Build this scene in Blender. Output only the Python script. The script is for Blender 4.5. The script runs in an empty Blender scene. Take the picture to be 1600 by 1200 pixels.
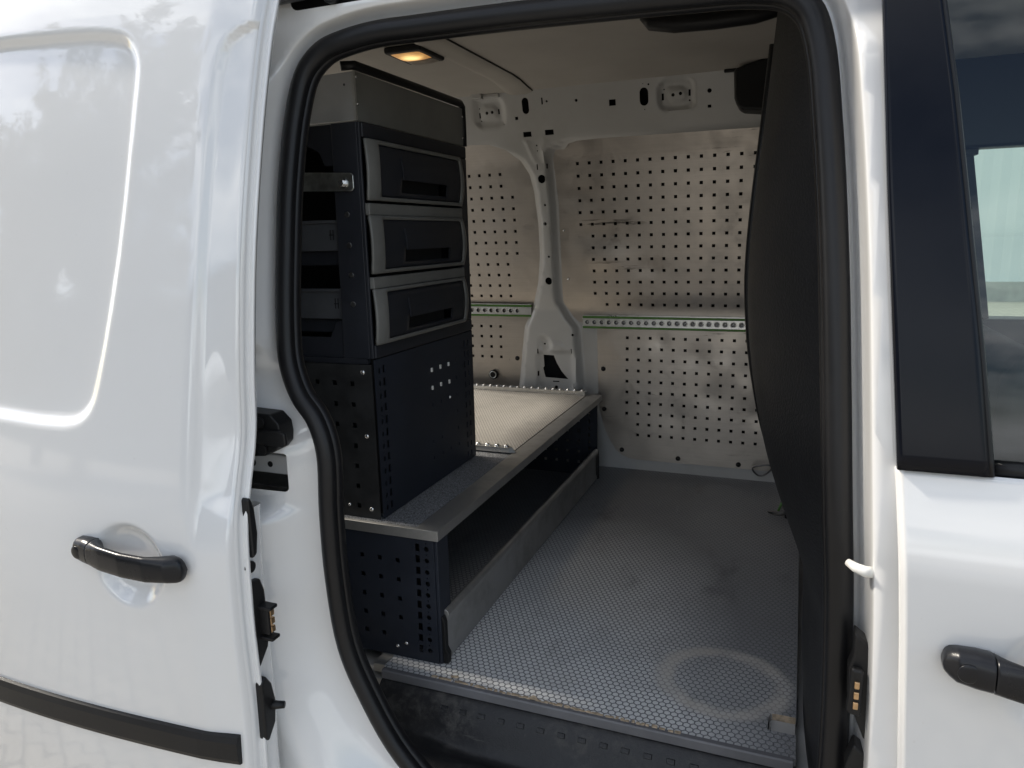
import bpy, bmesh, math, random
import numpy as np
from mathutils import Vector, Matrix
from mathutils.geometry import delaunay_2d_cdt

random.seed(7)
rng = np.random.default_rng(7)
PI = math.pi
scene = bpy.context.scene
COL = scene.collection

# ------------------------------------------------------------------ camera
cam_d = bpy.data.cameras.new('camera')
cam = bpy.data.objects.new('camera', cam_d)
COL.objects.link(cam)
scene.camera = cam
cam_d.sensor_width = 36.0
cam_d.lens = 36.0 * 1129.0 / 1600.0
cam_d.clip_start = 0.02
cam_d.clip_end = 400.0
rt = Vector((0.93061, 0.36523, -0.02395)); dn = Vector((0.05136, -0.19511, -0.97944)); fw = Vector((-0.36239, 0.91024, -0.20033))
M3 = Matrix((rt, -dn, -fw)).transposed()
cam.matrix_world = Matrix.Translation((0.0, -0.85, 0.80)) @ M3.to_4x4()

# ------------------------------------------------------------------ world, sun, exposure
SUN_EL, SUN_AZ = math.radians(42), math.radians(-89)      # azimuth from +Y towards +X
world = bpy.data.worlds.new('World'); scene.world = world
world.use_nodes = True
wt = world.node_tree; wt.nodes.clear()
wo = wt.nodes.new('ShaderNodeOutputWorld'); wb = wt.nodes.new('ShaderNodeBackground')
sky = wt.nodes.new('ShaderNodeTexSky'); sky.sky_type = 'NISHITA'; sky.sun_disc = False
sky.sun_elevation = SUN_EL; sky.sun_rotation = SUN_AZ; sky.air_density = 1.0; sky.dust_density = 1.5
tc = wt.nodes.new('ShaderNodeTexCoord'); mp = wt.nodes.new('ShaderNodeMapping'); mp.inputs['Scale'].default_value = (1.0, 1.0, 2.6); mp.inputs['Location'].default_value = (1.7, 0.4, 0.9)
nz = wt.nodes.new('ShaderNodeTexNoise'); nz.inputs['Scale'].default_value = 2.1; nz.inputs['Detail'].default_value = 9; nz.inputs['Roughness'].default_value = 0.58; nz.inputs['Distortion'].default_value = 0.5
rp = wt.nodes.new('ShaderNodeValToRGB'); rp.color_ramp.elements[0].position = 0.44; rp.color_ramp.elements[1].position = 0.66
mx = wt.nodes.new('ShaderNodeMix'); mx.data_type = 'RGBA'
mx.inputs['B'].default_value = (12.9, 13.1, 13.2, 1)
wt.links.new(tc.outputs['Generated'], mp.inputs['Vector']); wt.links.new(mp.outputs['Vector'], nz.inputs['Vector'])
wt.links.new(nz.outputs['Fac'], rp.inputs['Fac']); wt.links.new(rp.outputs['Color'], mx.inputs['Factor'])
wt.links.new(sky.outputs['Color'], mx.inputs['A']); wt.links.new(mx.outputs['Result'], wb.inputs['Color'])
wt.links.new(wb.outputs['Background'], wo.inputs['Surface'])
wb.inputs['Strength'].default_value = 0.10

sun_d = bpy.data.lights.new('sun', 'SUN'); sun = bpy.data.objects.new('sun', sun_d); COL.objects.link(sun)
sun_d.energy = 2.4; sun_d.angle = math.radians(4); sun_d.color = (1.0, 0.92, 0.80)
sd = Vector((math.sin(SUN_AZ) * math.cos(SUN_EL), math.cos(SUN_AZ) * math.cos(SUN_EL), math.sin(SUN_EL)))
sun.rotation_euler = (-sd).to_track_quat('-Z', 'Y').to_euler()
sun.location = sd * 20

scene.view_settings.view_transform = 'Standard'
scene.view_settings.look = 'None'
scene.view_settings.exposure = 0.82
scene.view_settings.gamma = 1.0
scene.view_settings.use_curve_mapping = False
cy = scene.cycles
cy.max_bounces = 7; cy.diffuse_bounces = 4; cy.glossy_bounces = 4; cy.transparent_max_bounces = 8; cy.transmission_bounces = 4
cy.caustics_reflective = False; cy.caustics_refractive = False

# ------------------------------------------------------------------ material helpers
class NT:
    def __init__(s, name):
        s.m = bpy.data.materials.new(name); s.m.use_nodes = True
        s.t = s.m.node_tree; s.b = s.t.nodes['Principled BSDF']
    def n(s, typ, **kw):
        nd = s.t.nodes.new(typ)
        for k, v in kw.items(): setattr(nd, k, v)
        return nd
    def put(s, sock, v):
        if isinstance(v, bpy.types.NodeSocket): s.t.links.new(v, sock)
        elif isinstance(v, (tuple, list)) and len(v) == 3 and sock.type == 'RGBA': sock.default_value = (*v, 1)
        else: sock.default_value = v
    def set(s, **kw):
        for k, v in kw.items(): s.put(s.b.inputs[k.replace('_', ' ')], v)
        return s
    def math(s, op, a, b=0.0, c=0.0, clamp=False):
        nd = s.n('ShaderNodeMath', operation=op); nd.use_clamp = clamp
        s.put(nd.inputs[0], a); s.put(nd.inputs[1], b)
        if len(nd.inputs) > 2: s.put(nd.inputs[2], c)
        return nd.outputs[0]
    def coord(s, which='Object', scale=(1, 1, 1), rot=(0, 0, 0), loc=(0, 0, 0)):
        t = s.n('ShaderNodeTexCoord'); mpn = s.n('ShaderNodeMapping')
        mpn.inputs['Scale'].default_value = scale; mpn.inputs['Rotation'].default_value = rot; mpn.inputs['Location'].default_value = loc
        s.t.links.new(t.outputs[which], mpn.inputs['Vector']); return mpn.outputs['Vector']
    def noise(s, vec, scale, detail=4, rough=0.55, dist=0.0):
        nd = s.n('ShaderNodeTexNoise'); s.put(nd.inputs['Vector'], vec)
        nd.inputs['Scale'].default_value = scale; nd.inputs['Detail'].default_value = detail
        nd.inputs['Roughness'].default_value = rough; nd.inputs['Distortion'].default_value = dist
        return nd.outputs['Fac']
    def ramp(s, f, a, b, va=0.0, vb=1.0):
        nd = s.n('ShaderNodeMapRange'); nd.interpolation_type = 'SMOOTHSTEP'
        s.put(nd.inputs['Value'], f)
        for i, v in zip((1, 2, 3, 4), (a, b, va, vb)): s.put(nd.inputs[i], v)
        return nd.outputs[0]
    def mix(s, f, a, b):
        nd = s.n('ShaderNodeMix', data_type='RGBA'); s.put(nd.inputs['Factor'], f)
        for k, v in (('A', a), ('B', b)):
            sock = nd.inputs[6] if k == 'A' else nd.inputs[7]
            s.put(sock, v)
        return nd.outputs[2]
    def bump(s, h, strength=0.3, dist=0.001, normal=None):
        nd = s.n('ShaderNodeBump'); nd.inputs['Strength'].default_value = strength; nd.inputs['Distance'].default_value = dist
        s.put(nd.inputs['Height'], h)
        if normal is not None: s.put(nd.inputs['Normal'], normal)
        s.put(s.b.inputs['Normal'], nd.outputs[0]); return nd.outputs[0]

def simple(name, col, rough, metal=0.0, var=0.15, vscale=30, bscale=0, bstr=0.2, bdist=0.0006, coat=0.0, coat_r=0.04, spec=0.5):
    k = NT(name); v = k.coord()
    n1 = k.noise(v, vscale, 5)
    f = k.ramp(n1, 0.3, 0.7)
    c0 = tuple(c * (1 - var) for c in col); c1 = tuple(min(1, c * (1 + var)) for c in col)
    k.set(Base_Color=k.mix(f, c0, c1), Roughness=k.ramp(n1, 0.25, 0.75, rough * 0.9, min(1, rough * 1.12)), Metallic=metal, Coat_Weight=coat, Coat_Roughness=coat_r)
    k.b.inputs['Specular IOR Level'].default_value = spec
    if bscale: k.bump(k.noise(v, bscale, 3), bstr, bdist)
    return k.m

MT = {}
def paint():
    k = NT('white_paint'); v = k.coord()
    d = k.noise(v, 3.0, 6, 0.6); g = k.noise(v, 420, 2)
    spots = k.ramp(k.noise(v, 90, 2, 0.5), 0.74, 0.80)
    base = k.mix(k.ramp(d, 0.35, 0.75), (0.79, 0.792, 0.788), (0.775, 0.774, 0.765))
    k.set(Base_Color=k.mix(k.math('MULTIPLY', spots, 0.10), base, (0.45, 0.41, 0.35)), Roughness=0.06, Coat_Weight=1.0, Coat_Roughness=k.ramp(d, 0.3, 0.7, 0.01, 0.03))
    k.bump(g, 0.02, 0.0003)
    return k.m
MT['paint'] = paint()
def inner_paint():
    k = NT('inner_white_paint'); v = k.coord()
    d = k.noise(v, 5.0, 6, 0.65); s2 = k.noise(k.coord(scale=(60, 10, 9)), 1.0, 5, 0.7)
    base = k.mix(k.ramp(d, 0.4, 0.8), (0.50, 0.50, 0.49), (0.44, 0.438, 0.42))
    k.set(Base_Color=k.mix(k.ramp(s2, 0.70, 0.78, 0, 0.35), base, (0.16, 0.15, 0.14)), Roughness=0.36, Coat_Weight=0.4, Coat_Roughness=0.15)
    return k.m
MT['ipaint'] = inner_paint()
def plastic(name, col, rough=0.5, grain=700, bstr=0.35, scuff=0.0, bdist=0.0005, spec=0.35):
    k = NT(name); v = k.coord()
    n1 = k.noise(v, 6, 6, 0.65); g = k.noise(v, grain, 2)
    sc = k.noise(k.coord(scale=(14, 3, 40), rot=(0.3, 0.5, 0.2)), 3.0, 8, 0.72)
    base = k.mix(k.ramp(n1, 0.3, 0.75), tuple(c * 0.85 for c in col), tuple(c * 1.25 for c in col))
    if scuff: base = k.mix(k.ramp(sc, 0.60, 0.78, 0, scuff), base, (0.12, 0.115, 0.11))
    k.set(Base_Color=base, Roughness=k.ramp(n1, 0.3, 0.7, rough * 0.92, rough * 1.1))
    k.b.inputs['Specular IOR Level'].default_value = spec
    k.bump(g, bstr, bdist); return k.m
MT['rubber'] = plastic('seal_rubber', (0.008, 0.008, 0.009), 0.40, 300, 0.10, 0.05)
MT['black'] = plastic('black_plastic', (0.009, 0.009, 0.0095), 0.48, 900, 0.30, 0.08)
MT['leather'] = plastic('bulkhead_vinyl', (0.0095, 0.0105, 0.0125), 0.48, 240, 0.8, 0.30, 0.0014)
def dusty():
    k = NT('dusty_step_plastic'); v = k.coord()
    a = k.noise(v, 9, 8, 0.72); b = k.noise(v, 55, 6, 0.75); g = k.noise(v, 420, 3)
    scr = k.noise(k.coord(scale=(8, 120, 20), rot=(0, 0, 0.5)), 1.0, 6, 0.7); scr2 = k.noise(k.coord(scale=(110, 9, 20), rot=(0, 0, 0.25)), 1.0, 6, 0.7)
    d = k.math('MULTIPLY', k.ramp(a, 0.40, 0.72), k.ramp(b, 0.38, 0.70))
    d = k.math('MAXIMUM', k.math('MULTIPLY', d, 0.85), k.math('MULTIPLY', k.math('MAXIMUM', k.ramp(scr, 0.66, 0.72), k.ramp(scr2, 0.66, 0.72)), 0.55))
    k.set(Base_Color=k.mix(d, (0.016, 0.0165, 0.018), (0.095, 0.090, 0.083)), Roughness=k.ramp(d, 0, 1, 0.42, 0.85))
    k.b.inputs['Specular IOR Level'].default_value = 0.4
    k.bump(k.math('ADD', g, k.math('MULTIPLY', b, 0.8)), 0.5, 0.0012); return k.m
MT['dirtyblack'] = dusty()
MT['gloss'] = simple('gloss_black', (0.005, 0.006, 0.010), 0.18, var=0.05, spec=0.2)
MT['handle'] = plastic('handle_plastic', (0.009, 0.0095, 0.0115), 0.27, 900, 0.12)
MT['navy'] = plastic('anthracite_powder_coat', (0.018, 0.022, 0.032), 0.50, 800, 0.35, 0.06)
MT['cab'] = plastic('anthracite_plastic', (0.019, 0.021, 0.027), 0.46, 600, 0.30, 0.05)
MT['drawer'] = plastic('grey_drawer_plastic', (0.155, 0.156, 0.148), 0.44, 500, 0.25, 0.10)
MT['traygrey'] = plastic('dark_grey_tray_plastic', (0.068, 0.072, 0.080), 0.45, 500, 0.25, 0.08)
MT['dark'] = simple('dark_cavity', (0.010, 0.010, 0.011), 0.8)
MT['zinc'] = simple('zinc_steel', (0.62, 0.64, 0.62), 0.32, 1.0, 0.18, 60, 200, 0.15)
MT['steel'] = simple('dark_steel', (0.20, 0.20, 0.20), 0.42, 1.0, 0.2, 60)
MT['bolt'] = simple('bright_screw_steel', (0.75, 0.75, 0.74), 0.25, 1.0, 0.1, 60)
MT['plate'] = simple('dark_coated_steel', (0.045, 0.046, 0.047), 0.38, 0.4, 0.2, 25, 500, 0.1)
MT['topplate'] = simple('grey_coated_steel', (0.24, 0.245, 0.235), 0.40, 0.4, 0.10, 12, 300, 0.1)
MT['green'] = simple('green_edge_strip', (0.075, 0.20, 0.035), 0.45, 0.0, 0.15, 40)
MT['copper'] = simple('brass_contact', (0.62, 0.42, 0.24), 0.35, 1.0, 0.15, 90)
MT['wood'] = simple('raw_plywood', (0.46, 0.36, 0.25), 0.8, 0.0, 0.35, 90)
MT['whiteplastic'] = simple('white_plastic', (0.78, 0.77, 0.73), 0.45)
MT['tyre'] = simple('tyre_rubber', (0.02, 0.02, 0.02), 0.8, 0, 0.2, 20)
MT['bark'] = simple('bark', (0.10, 0.075, 0.055), 0.9, 0, 0.3, 8, 20, 0.6, 0.02)
def metal_strip(name, col, rough, dirt):
    k = NT(name); v = k.coord()
    n1 = k.noise(v, 9, 7, 0.68); br = k.noise(k.coord(scale=(500, 6, 500)), 1.0, 2)
    base = k.mix(k.ramp(n1, 0.42, 0.72, 0, dirt), col, (0.20, 0.185, 0.165))
    k.set(Base_Color=base, Metallic=0.85, Roughness=k.ramp(n1, 0.3, 0.75, rough, rough * 1.5))
    k.bump(br, 0.12, 0.0003); return k.m
MT['alu'] = metal_strip('aluminium_trim', (0.50, 0.495, 0.48), 0.40, 0.35)
MT['trimgrey'] = plastic('dusty_grey_trim', (0.15, 0.15, 0.158), 0.5, 300, 0.3, 0.3)
MT['silver'] = metal_strip('brushed_silver_plate', (0.72, 0.73, 0.74), 0.34, 0.1)
MT['alubright'] = metal_strip('bright_aluminium', (0.74, 0.74, 0.72), 0.26, 0.3)

def bell(k, x, y, cx, cy, rx, ry, inner=0.2, outer=1.0):
    u = k.math('DIVIDE', k.math('SUBTRACT', x, cx), rx); w = k.math('DIVIDE', k.math('SUBTRACT', y, cy), ry)
    r = k.math('SQRT', k.math('ADD', k.math('MULTIPLY', u, u), k.math('MULTIPLY', w, w)))
    return k.ramp(r, inner, outer, 1.0, 0.0), r
def panel_metal(name, dents):
    k = NT(name); v = k.coord()
    big = k.noise(v, 3.2, 3, 0.5); mid = k.noise(v, 14, 5, 0.6)
    brush = k.noise(k.coord(scale=(3, 1, 340)), 1.0, 5, 0.65)
    streak = k.noise(k.coord(scale=(7, 1, 62), rot=(0, 0.10, 0)), 1.0, 7, 0.68)
    sp = k.n('ShaderNodeSeparateXYZ'); k.t.links.new(v, sp.inputs[0])
    s1, _ = bell(k, sp.outputs[0], sp.outputs[2], -.58, .833, .16, .022, 0.3, 1.0); s2, _ = bell(k, sp.outputs[0], sp.outputs[2], -.57, .690, .12, .03, 0.3, 1.0)
    sm = k.math('MAXIMUM', k.math('MULTIPLY', k.ramp(streak, 0.63, 0.72), k.ramp(big, 0.46, 0.60)), k.math('MULTIPLY', k.math('MAXIMUM', s1, s2), k.ramp(streak, 0.52, 0.60)))
    speck = k.ramp(k.noise(v, 130, 3, 0.6), 0.68, 0.76)
    smear = k.math('ADD', k.math('MULTIPLY', k.ramp(mid, 0.45, 0.72), 0.5), k.math('MULTIPLY', k.ramp(brush, 0.4, 0.65), 0.5))
    base = k.mix(k.math('MULTIPLY', smear, 0.55), (0.49, 0.448, 0.40), (0.42, 0.385, 0.345))
    base = k.mix(k.math('MULTIPLY', sm, 0.75), base, (0.07, 0.065, 0.06))
    base = k.mix(k.math('MULTIPLY', speck, 0.35), base, (0.22, 0.20, 0.18))
    k.set(Base_Color=base, Metallic=0.9, Roughness=k.math('ADD', k.ramp(mid, 0.3, 0.75, 0.27, 0.42), k.math('MULTIPLY', brush, 0.12)))
    b1 = k.bump(big, 0.5, 0.006 * dents)
    dimple = k.ramp(k.noise(v, 17, 1, 0.4), 0.60, 0.75)
    b2 = k.bump(dimple, 0.25, 0.0009 * dents, b1)
    k.bump(brush, 0.10, 0.0004, b2)
    return k.m
MT['panel'] = panel_metal('scuffed_aluminium_sheet', 1.0)
MT['panel2'] = panel_metal('dented_aluminium_sheet', 1.5)

def felt():
    k = NT('headliner_felt'); v = k.coord()
    n1 = k.noise(v, 600, 3); n2 = k.noise(v, 4, 4)
    k.set(Base_Color=k.mix(k.ramp(n2, 0.3, 0.7), (0.47, 0.445, 0.41), (0.52, 0.495, 0.455)), Roughness=0.95)
    k.b.inputs['Specular IOR Level'].default_value = 0.2
    k.bump(n1, 0.5, 0.001); return k.m
MT['felt'] = felt()

def hexmat(name, size, dark, light, wear_fn, line_dark, gloss=0.42, lw=0.09):
    """honeycomb printed anti-slip film on plywood; worn cells turn pale"""
    k = NT(name); v = k.coord(scale=(1 / size, 1 / size, 1))
    def vm(op, a, b=None, c=None):
        nd = k.n('ShaderNodeVectorMath', operation=op)
        for i, q in enumerate((a, b, c)):
            if q is None: continue
            if isinstance(q, bpy.types.NodeSocket): k.t.links.new(q, nd.inputs[i])
            else: nd.inputs[i].default_value = q
        return nd
    flat = vm('MULTIPLY', v, (1, 1, 0)).outputs[0]
    flat = vm('ADD', flat, (400, 692.82, 0)).outputs[0]
    S = (1.0, 1.7320508, 1.0); H = (0.5, 0.8660254, 0.0)
    a = vm('SUBTRACT', vm('MODULO', flat, S).outputs[0], H).outputs[0]
    b = vm('SUBTRACT', vm('MODULO', vm('ADD', flat, H).outputs[0], S).outputs[0], H).outputs[0]
    la = vm('DOT_PRODUCT', a, a).outputs['Value']; lb = vm('DOT_PRODUCT', b, b).outputs['Value']
    pick = k.math('LESS_THAN', la, lb)
    mixv = k.n('ShaderNodeMix', data_type='VECTOR'); k.put(mixv.inputs['Factor'], pick)
    k.t.links.new(b, mixv.inputs[4]); k.t.links.new(a, mixv.inputs[5])
    ab = vm('ABSOLUTE', mixv.outputs[1]).outputs[0]
    dd = vm('DOT_PRODUCT', ab, (0.5, 0.8660254, 0)).outputs['Value']
    sx = k.n('ShaderNodeSeparateXYZ'); k.t.links.new(ab, sx.inputs[0])
    hd = k.math('MAXIMUM', dd, sx.outputs[0])
    cell = k.ramp(hd, 0.5 - lw - 0.05, 0.5 - lw + 0.03, 1.0, 0.0)          # 1 inside the cell
    pos = k.coord()
    sp = k.n('ShaderNodeSeparateXYZ'); k.t.links.new(pos, sp.inputs[0])
    wear, stain = wear_fn(k, sp.outputs[0], sp.outputs[1], pos)
    grain = k.noise(pos, 900, 3, 0.75); g2 = k.noise(pos, 300, 4, 0.8)
    gr = k.ramp(grain, 0.35, 0.68)
    darkc = k.mix(gr, tuple(c * 0.45 for c in dark), tuple(c * 1.9 for c in dark))
    lightc = k.mix(gr, tuple(c * 0.72 for c in light), tuple(c * 1.12 for c in light))
    f = k.math('MULTIPLY', k.math('MULTIPLY', cell, wear), k.ramp(g2, 0.15, 0.40, 0.85, 1.0))
    col = k.mix(f, darkc, lightc)
    dust = k.ramp(k.noise(pos, 6, 6, 0.65), 0.48, 0.78, 0.0, 0.30)
    col = k.mix(dust, col, (0.24, 0.225, 0.205))
    grime = k.ramp(k.noise(k.coord(scale=(1.6, 0.7, 1), loc=(3, 1, 0)), 4.2, 7, 0.72), 0.54, 0.74, 0.0, 0.42)
    col = k.mix(grime, col, (0.078, 0.078, 0.078))
    col = k.mix(k.math('MULTIPLY', stain, 0.85), col, (0.60, 0.56, 0.50))
    grit = k.ramp(k.noise(pos, 210, 2, 0.5), 0.70, 0.76, 0.0, 0.7)
    col = k.mix(grit, col, (0.10, 0.085, 0.065))
    k.set(Base_Color=col, Roughness=k.math('ADD', k.ramp(wear, 0, 1, gloss * 1.0, gloss * .9), k.math('MULTIPLY', grime, 0.3)))
    h = k.math('ADD', cell, k.math('MULTIPLY', grain, 0.7))
    k.bump(h, 0.35, 0.0009)
    return k.m

def wear_floor(k, x, y, pos):
    n = k.noise(pos, 3.5, 5, 0.6)
    w1, _ = bell(k, x, y, -0.43, 0.42, 0.42, 0.78, 0.30, 1.10)
    w2, _ = bell(k, x, y, -0.30, 0.24, 0.40, 0.16, 0.3, 1.0)
    ring, r = bell(k, x, y, -0.092, 0.378, 0.104, 0.094)
    rr = k.math('MULTIPLY', k.ramp(k.math('ABSOLUTE', k.math('SUBTRACT', k.math('ADD', r, k.math('MULTIPLY', k.noise(pos, 22, 3), 0.16)), 1.08)), 0.04, 0.26, 1.0, 0.0), 0.80)
    m = k.math('MAXIMUM', k.math('MAXIMUM', w1, w2), k.ramp(r, 0.9, 1.5, 0.52, 0.0))
    m = k.math('MAXIMUM', k.math('MAXIMUM', m, k.math('MULTIPLY', rr, k.ramp(k.noise(pos, 9, 4, 0.6), 0.35, 0.60, 0.45, 1.0))), 0.20)
    scr = k.ramp(k.noise(k.coord(scale=(90, 5, 1), rot=(0, 0, 0.35)), 1.0, 5, 0.7), 0.60, 0.72)
    m = k.math('ADD', m, k.math('MULTIPLY', scr, 0.14))
    smear = k.math('MULTIPLY', rr, k.ramp(k.noise(pos, 14, 4, 0.6), 0.30, 0.58, 0.25, 1.0))
    return k.math('MULTIPLY', m, k.ramp(n, 0.2, 0.7, 0.72, 1.25), clamp=True), smear
MT['floor'] = hexmat('honeycomb_floor_film', 0.0118, (0.150, 0.156, 0.168), (0.80, 0.805, 0.80), wear_floor, 0.02)
MT['tray'] = hexmat('honeycomb_tray_film', 0.0085, (0.15, 0.142, 0.13), (0.58, 0.555, 0.51), lambda k, x, y, p: (k.ramp(k.noise(p, 4, 5, 0.6), 0.25, 0.6, 0.55, 1.0), 0.0), 0.02, 0.5)

def speckle():
    k = NT('speckled_antislip_mat'); v = k.coord()
    g = k.noise(v, 420, 4, 0.85)
    k.set(Base_Color=k.mix(k.ramp(g, 0.38, 0.62), (0.022, 0.023, 0.027), (0.34, 0.35, 0.365)), Roughness=0.6)
    k.bump(g, 0.5, 0.001); return k.m
MT['speckle'] = speckle()

def pavers():
    k = NT('interlocking_pavers'); v = k.coord()
    w = k.n('ShaderNodeTexWave'); w.inputs['Scale'].default_value = 2.2; w.inputs['Distortion'].default_value = 0
    s = k.n('ShaderNodeSeparateXYZ'); k.t.links.new(v, s.inputs[0])
    wx = k.math('ADD', s.outputs[0], k.math('MULTIPLY', k.math('SINE', k.math('MULTIPLY', s.outputs[1], 56.0)), 0.024))
    wy = k.math('ADD', s.outputs[1], k.math('MULTIPLY', k.math('SINE', k.math('MULTIPLY', s.outputs[0], 56.0)), 0.024))
    cm = k.n('ShaderNodeCombineXYZ'); k.put(cm.inputs[0], wx); k.put(cm.inputs[1], wy)
    br = k.n('ShaderNodeTexBrick'); k.t.links.new(cm.outputs[0], br.inputs['Vector'])
    br.inputs['Scale'].default_value = 1.0; br.inputs['Brick Width'].default_value = 0.225; br.inputs['Row Height'].default_value = 0.1125
    br.inputs['Mortar Size'].default_value = 0.011; br.inputs['Color1'].default_value = (0.38, 0.35, 0.30, 1); br.inputs['Color2'].default_value = (0.33, 0.305, 0.265, 1); br.inputs['Mortar'].default_value = (0.22, 0.205, 0.18, 1)
    g = k.noise(v, 60, 5, 0.7)
    k.set(Base_Color=k.mix(k.ramp(g, 0.35, 0.75, 0, 0.4), br.outputs['Color'], (0.17, 0.16, 0.14)), Roughness=0.9)
    k.bump(k.math('SUBTRACT', 1.0, br.outputs['Fac']), 0.6, 0.006); return k.m
MT['pavers'] = pavers()

def glass(name, tint, alpha):
    k = NT(name); k.t.nodes.remove(k.b)
    out = k.t.nodes['Material Output']
    tr = k.n('ShaderNodeBsdfTransparent'); tr.inputs[0].default_value = (*tint, 1)
    gl = k.n('ShaderNodeBsdfGlossy'); gl.inputs['Roughness'].default_value = 0.0; gl.inputs['Color'].default_value = (0.95, 0.97, 1.0, 1)
    fr = k.n('ShaderNodeFresnel'); fr.inputs['IOR'].default_value = alpha
    ms = k.n('ShaderNodeMixShader')
    k.t.links.new(fr.outputs[0], ms.inputs[0]); k.t.links.new(tr.outputs[0], ms.inputs[1]); k.t.links.new(gl.outputs[0], ms.inputs[2])
    k.t.links.new(ms.outputs[0], out.inputs['Surface']); return k.m
MT['glass'] = glass('tinted_window_glass', (0.82, 0.92, 0.88), 1.6)
MT['farglass'] = glass('pale_green_glass', (0.92, 0.98, 0.95), 1.45)

def lens(name, col, e):
    k = NT(name); v = k.coord()
    sp = k.n('ShaderNodeSeparateXYZ'); k.t.links.new(v, sp.inputs[0])
    hot, _ = bell(k, sp.outputs[0], sp.outputs[1], -.905, .815, .045, .036, 0.1, 1.0)
    ribs = k.math('SINE', k.math('MULTIPLY', sp.outputs[1], 900.0))
    k.set(Base_Color=(0.85, 0.72, 0.5), Roughness=0.3, Emission_Color=k.mix(hot, col, (1.0, 0.72, 0.28)), Emission_Strength=k.math('MULTIPLY', k.ramp(hot, 0, 1, 0.25, 1.0), k.ramp(ribs, -1, 1, e * .75, e)))
    k.bump(ribs, 0.5, 0.001)
    return k.m
MT['lens'] = lens('lit_lamp_lens', (1.0, 0.42, 0.08), 0.85)
MT['lens2'] = simple('clear_lamp_cover', (0.30, 0.27, 0.23), 0.35)

def leaf():
    k = NT('leaf'); oi = k.n('ShaderNodeObjectInfo'); v = k.coord()
    n = k.noise(v, 1.6, 4)
    k.set(Base_Color=k.mix(k.ramp(n, 0.3, 0.7), (0.040, 0.062, 0.022), (0.085, 0.10, 0.035)), Roughness=0.7); return k.m
MT['leaf'] = leaf()
def cladding():
    k = NT('pale_cladding'); v = k.coord()
    n = k.noise(v, 0.6, 4)
    k.set(Base_Color=k.mix(n, (0.74, 0.76, 0.74), (0.80, 0.81, 0.79)), Roughness=0.5); return k.m
MT['clad'] = cladding()
MT['concrete'] = simple('concrete', (0.42, 0.40, 0.36), 0.85, 0, 0.15, 3)

# ------------------------------------------------------------------ mesh helpers
def link(o, parent=None):
    COL.objects.link(o)
    if parent is not None: o.parent = parent
    return o
def mesh_obj(name, verts, faces, mat, parent=None, smooth=False, bevel=0.0, solid=0.0, soff=0.0, seg=2):
    me = bpy.data.meshes.new(name); me.from_pydata([tuple(v) for v in verts], [], faces)
    bm = bmesh.new(); bm.from_mesh(me); bmesh.ops.recalc_face_normals(bm, faces=bm.faces); bm.to_mesh(me); bm.free()
    me.materials.append(MT[mat])
    o = bpy.data.objects.new(name, me); link(o, parent)
    if smooth: me.polygons.foreach_set('use_smooth', [True] * len(me.polygons))
    if solid:
        md = o.modifiers.new('solid', 'SOLIDIFY'); md.thickness = solid; md.offset = soff
    if bevel:
        md = o.modifiers.new('bevel', 'BEVEL'); md.width = bevel; md.segments = seg; md.limit_method = 'ANGLE'; md.angle_limit = 0.6
        me.polygons.foreach_set('use_smooth', [True] * len(me.polygons))
        md.harden_normals = True
    return o
def empty(name, loc, label=None, cat=None, group=None):
    o = bpy.data.objects.new(name, None); o.location = loc; COL.objects.link(o)
    if label: o['label'] = label; o['category'] = cat
    if group: o['group'] = group
    return o
def tag(o, label, cat, group=None):
    o['label'] = label; o['category'] = cat
    if group: o['group'] = group
    return o
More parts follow.
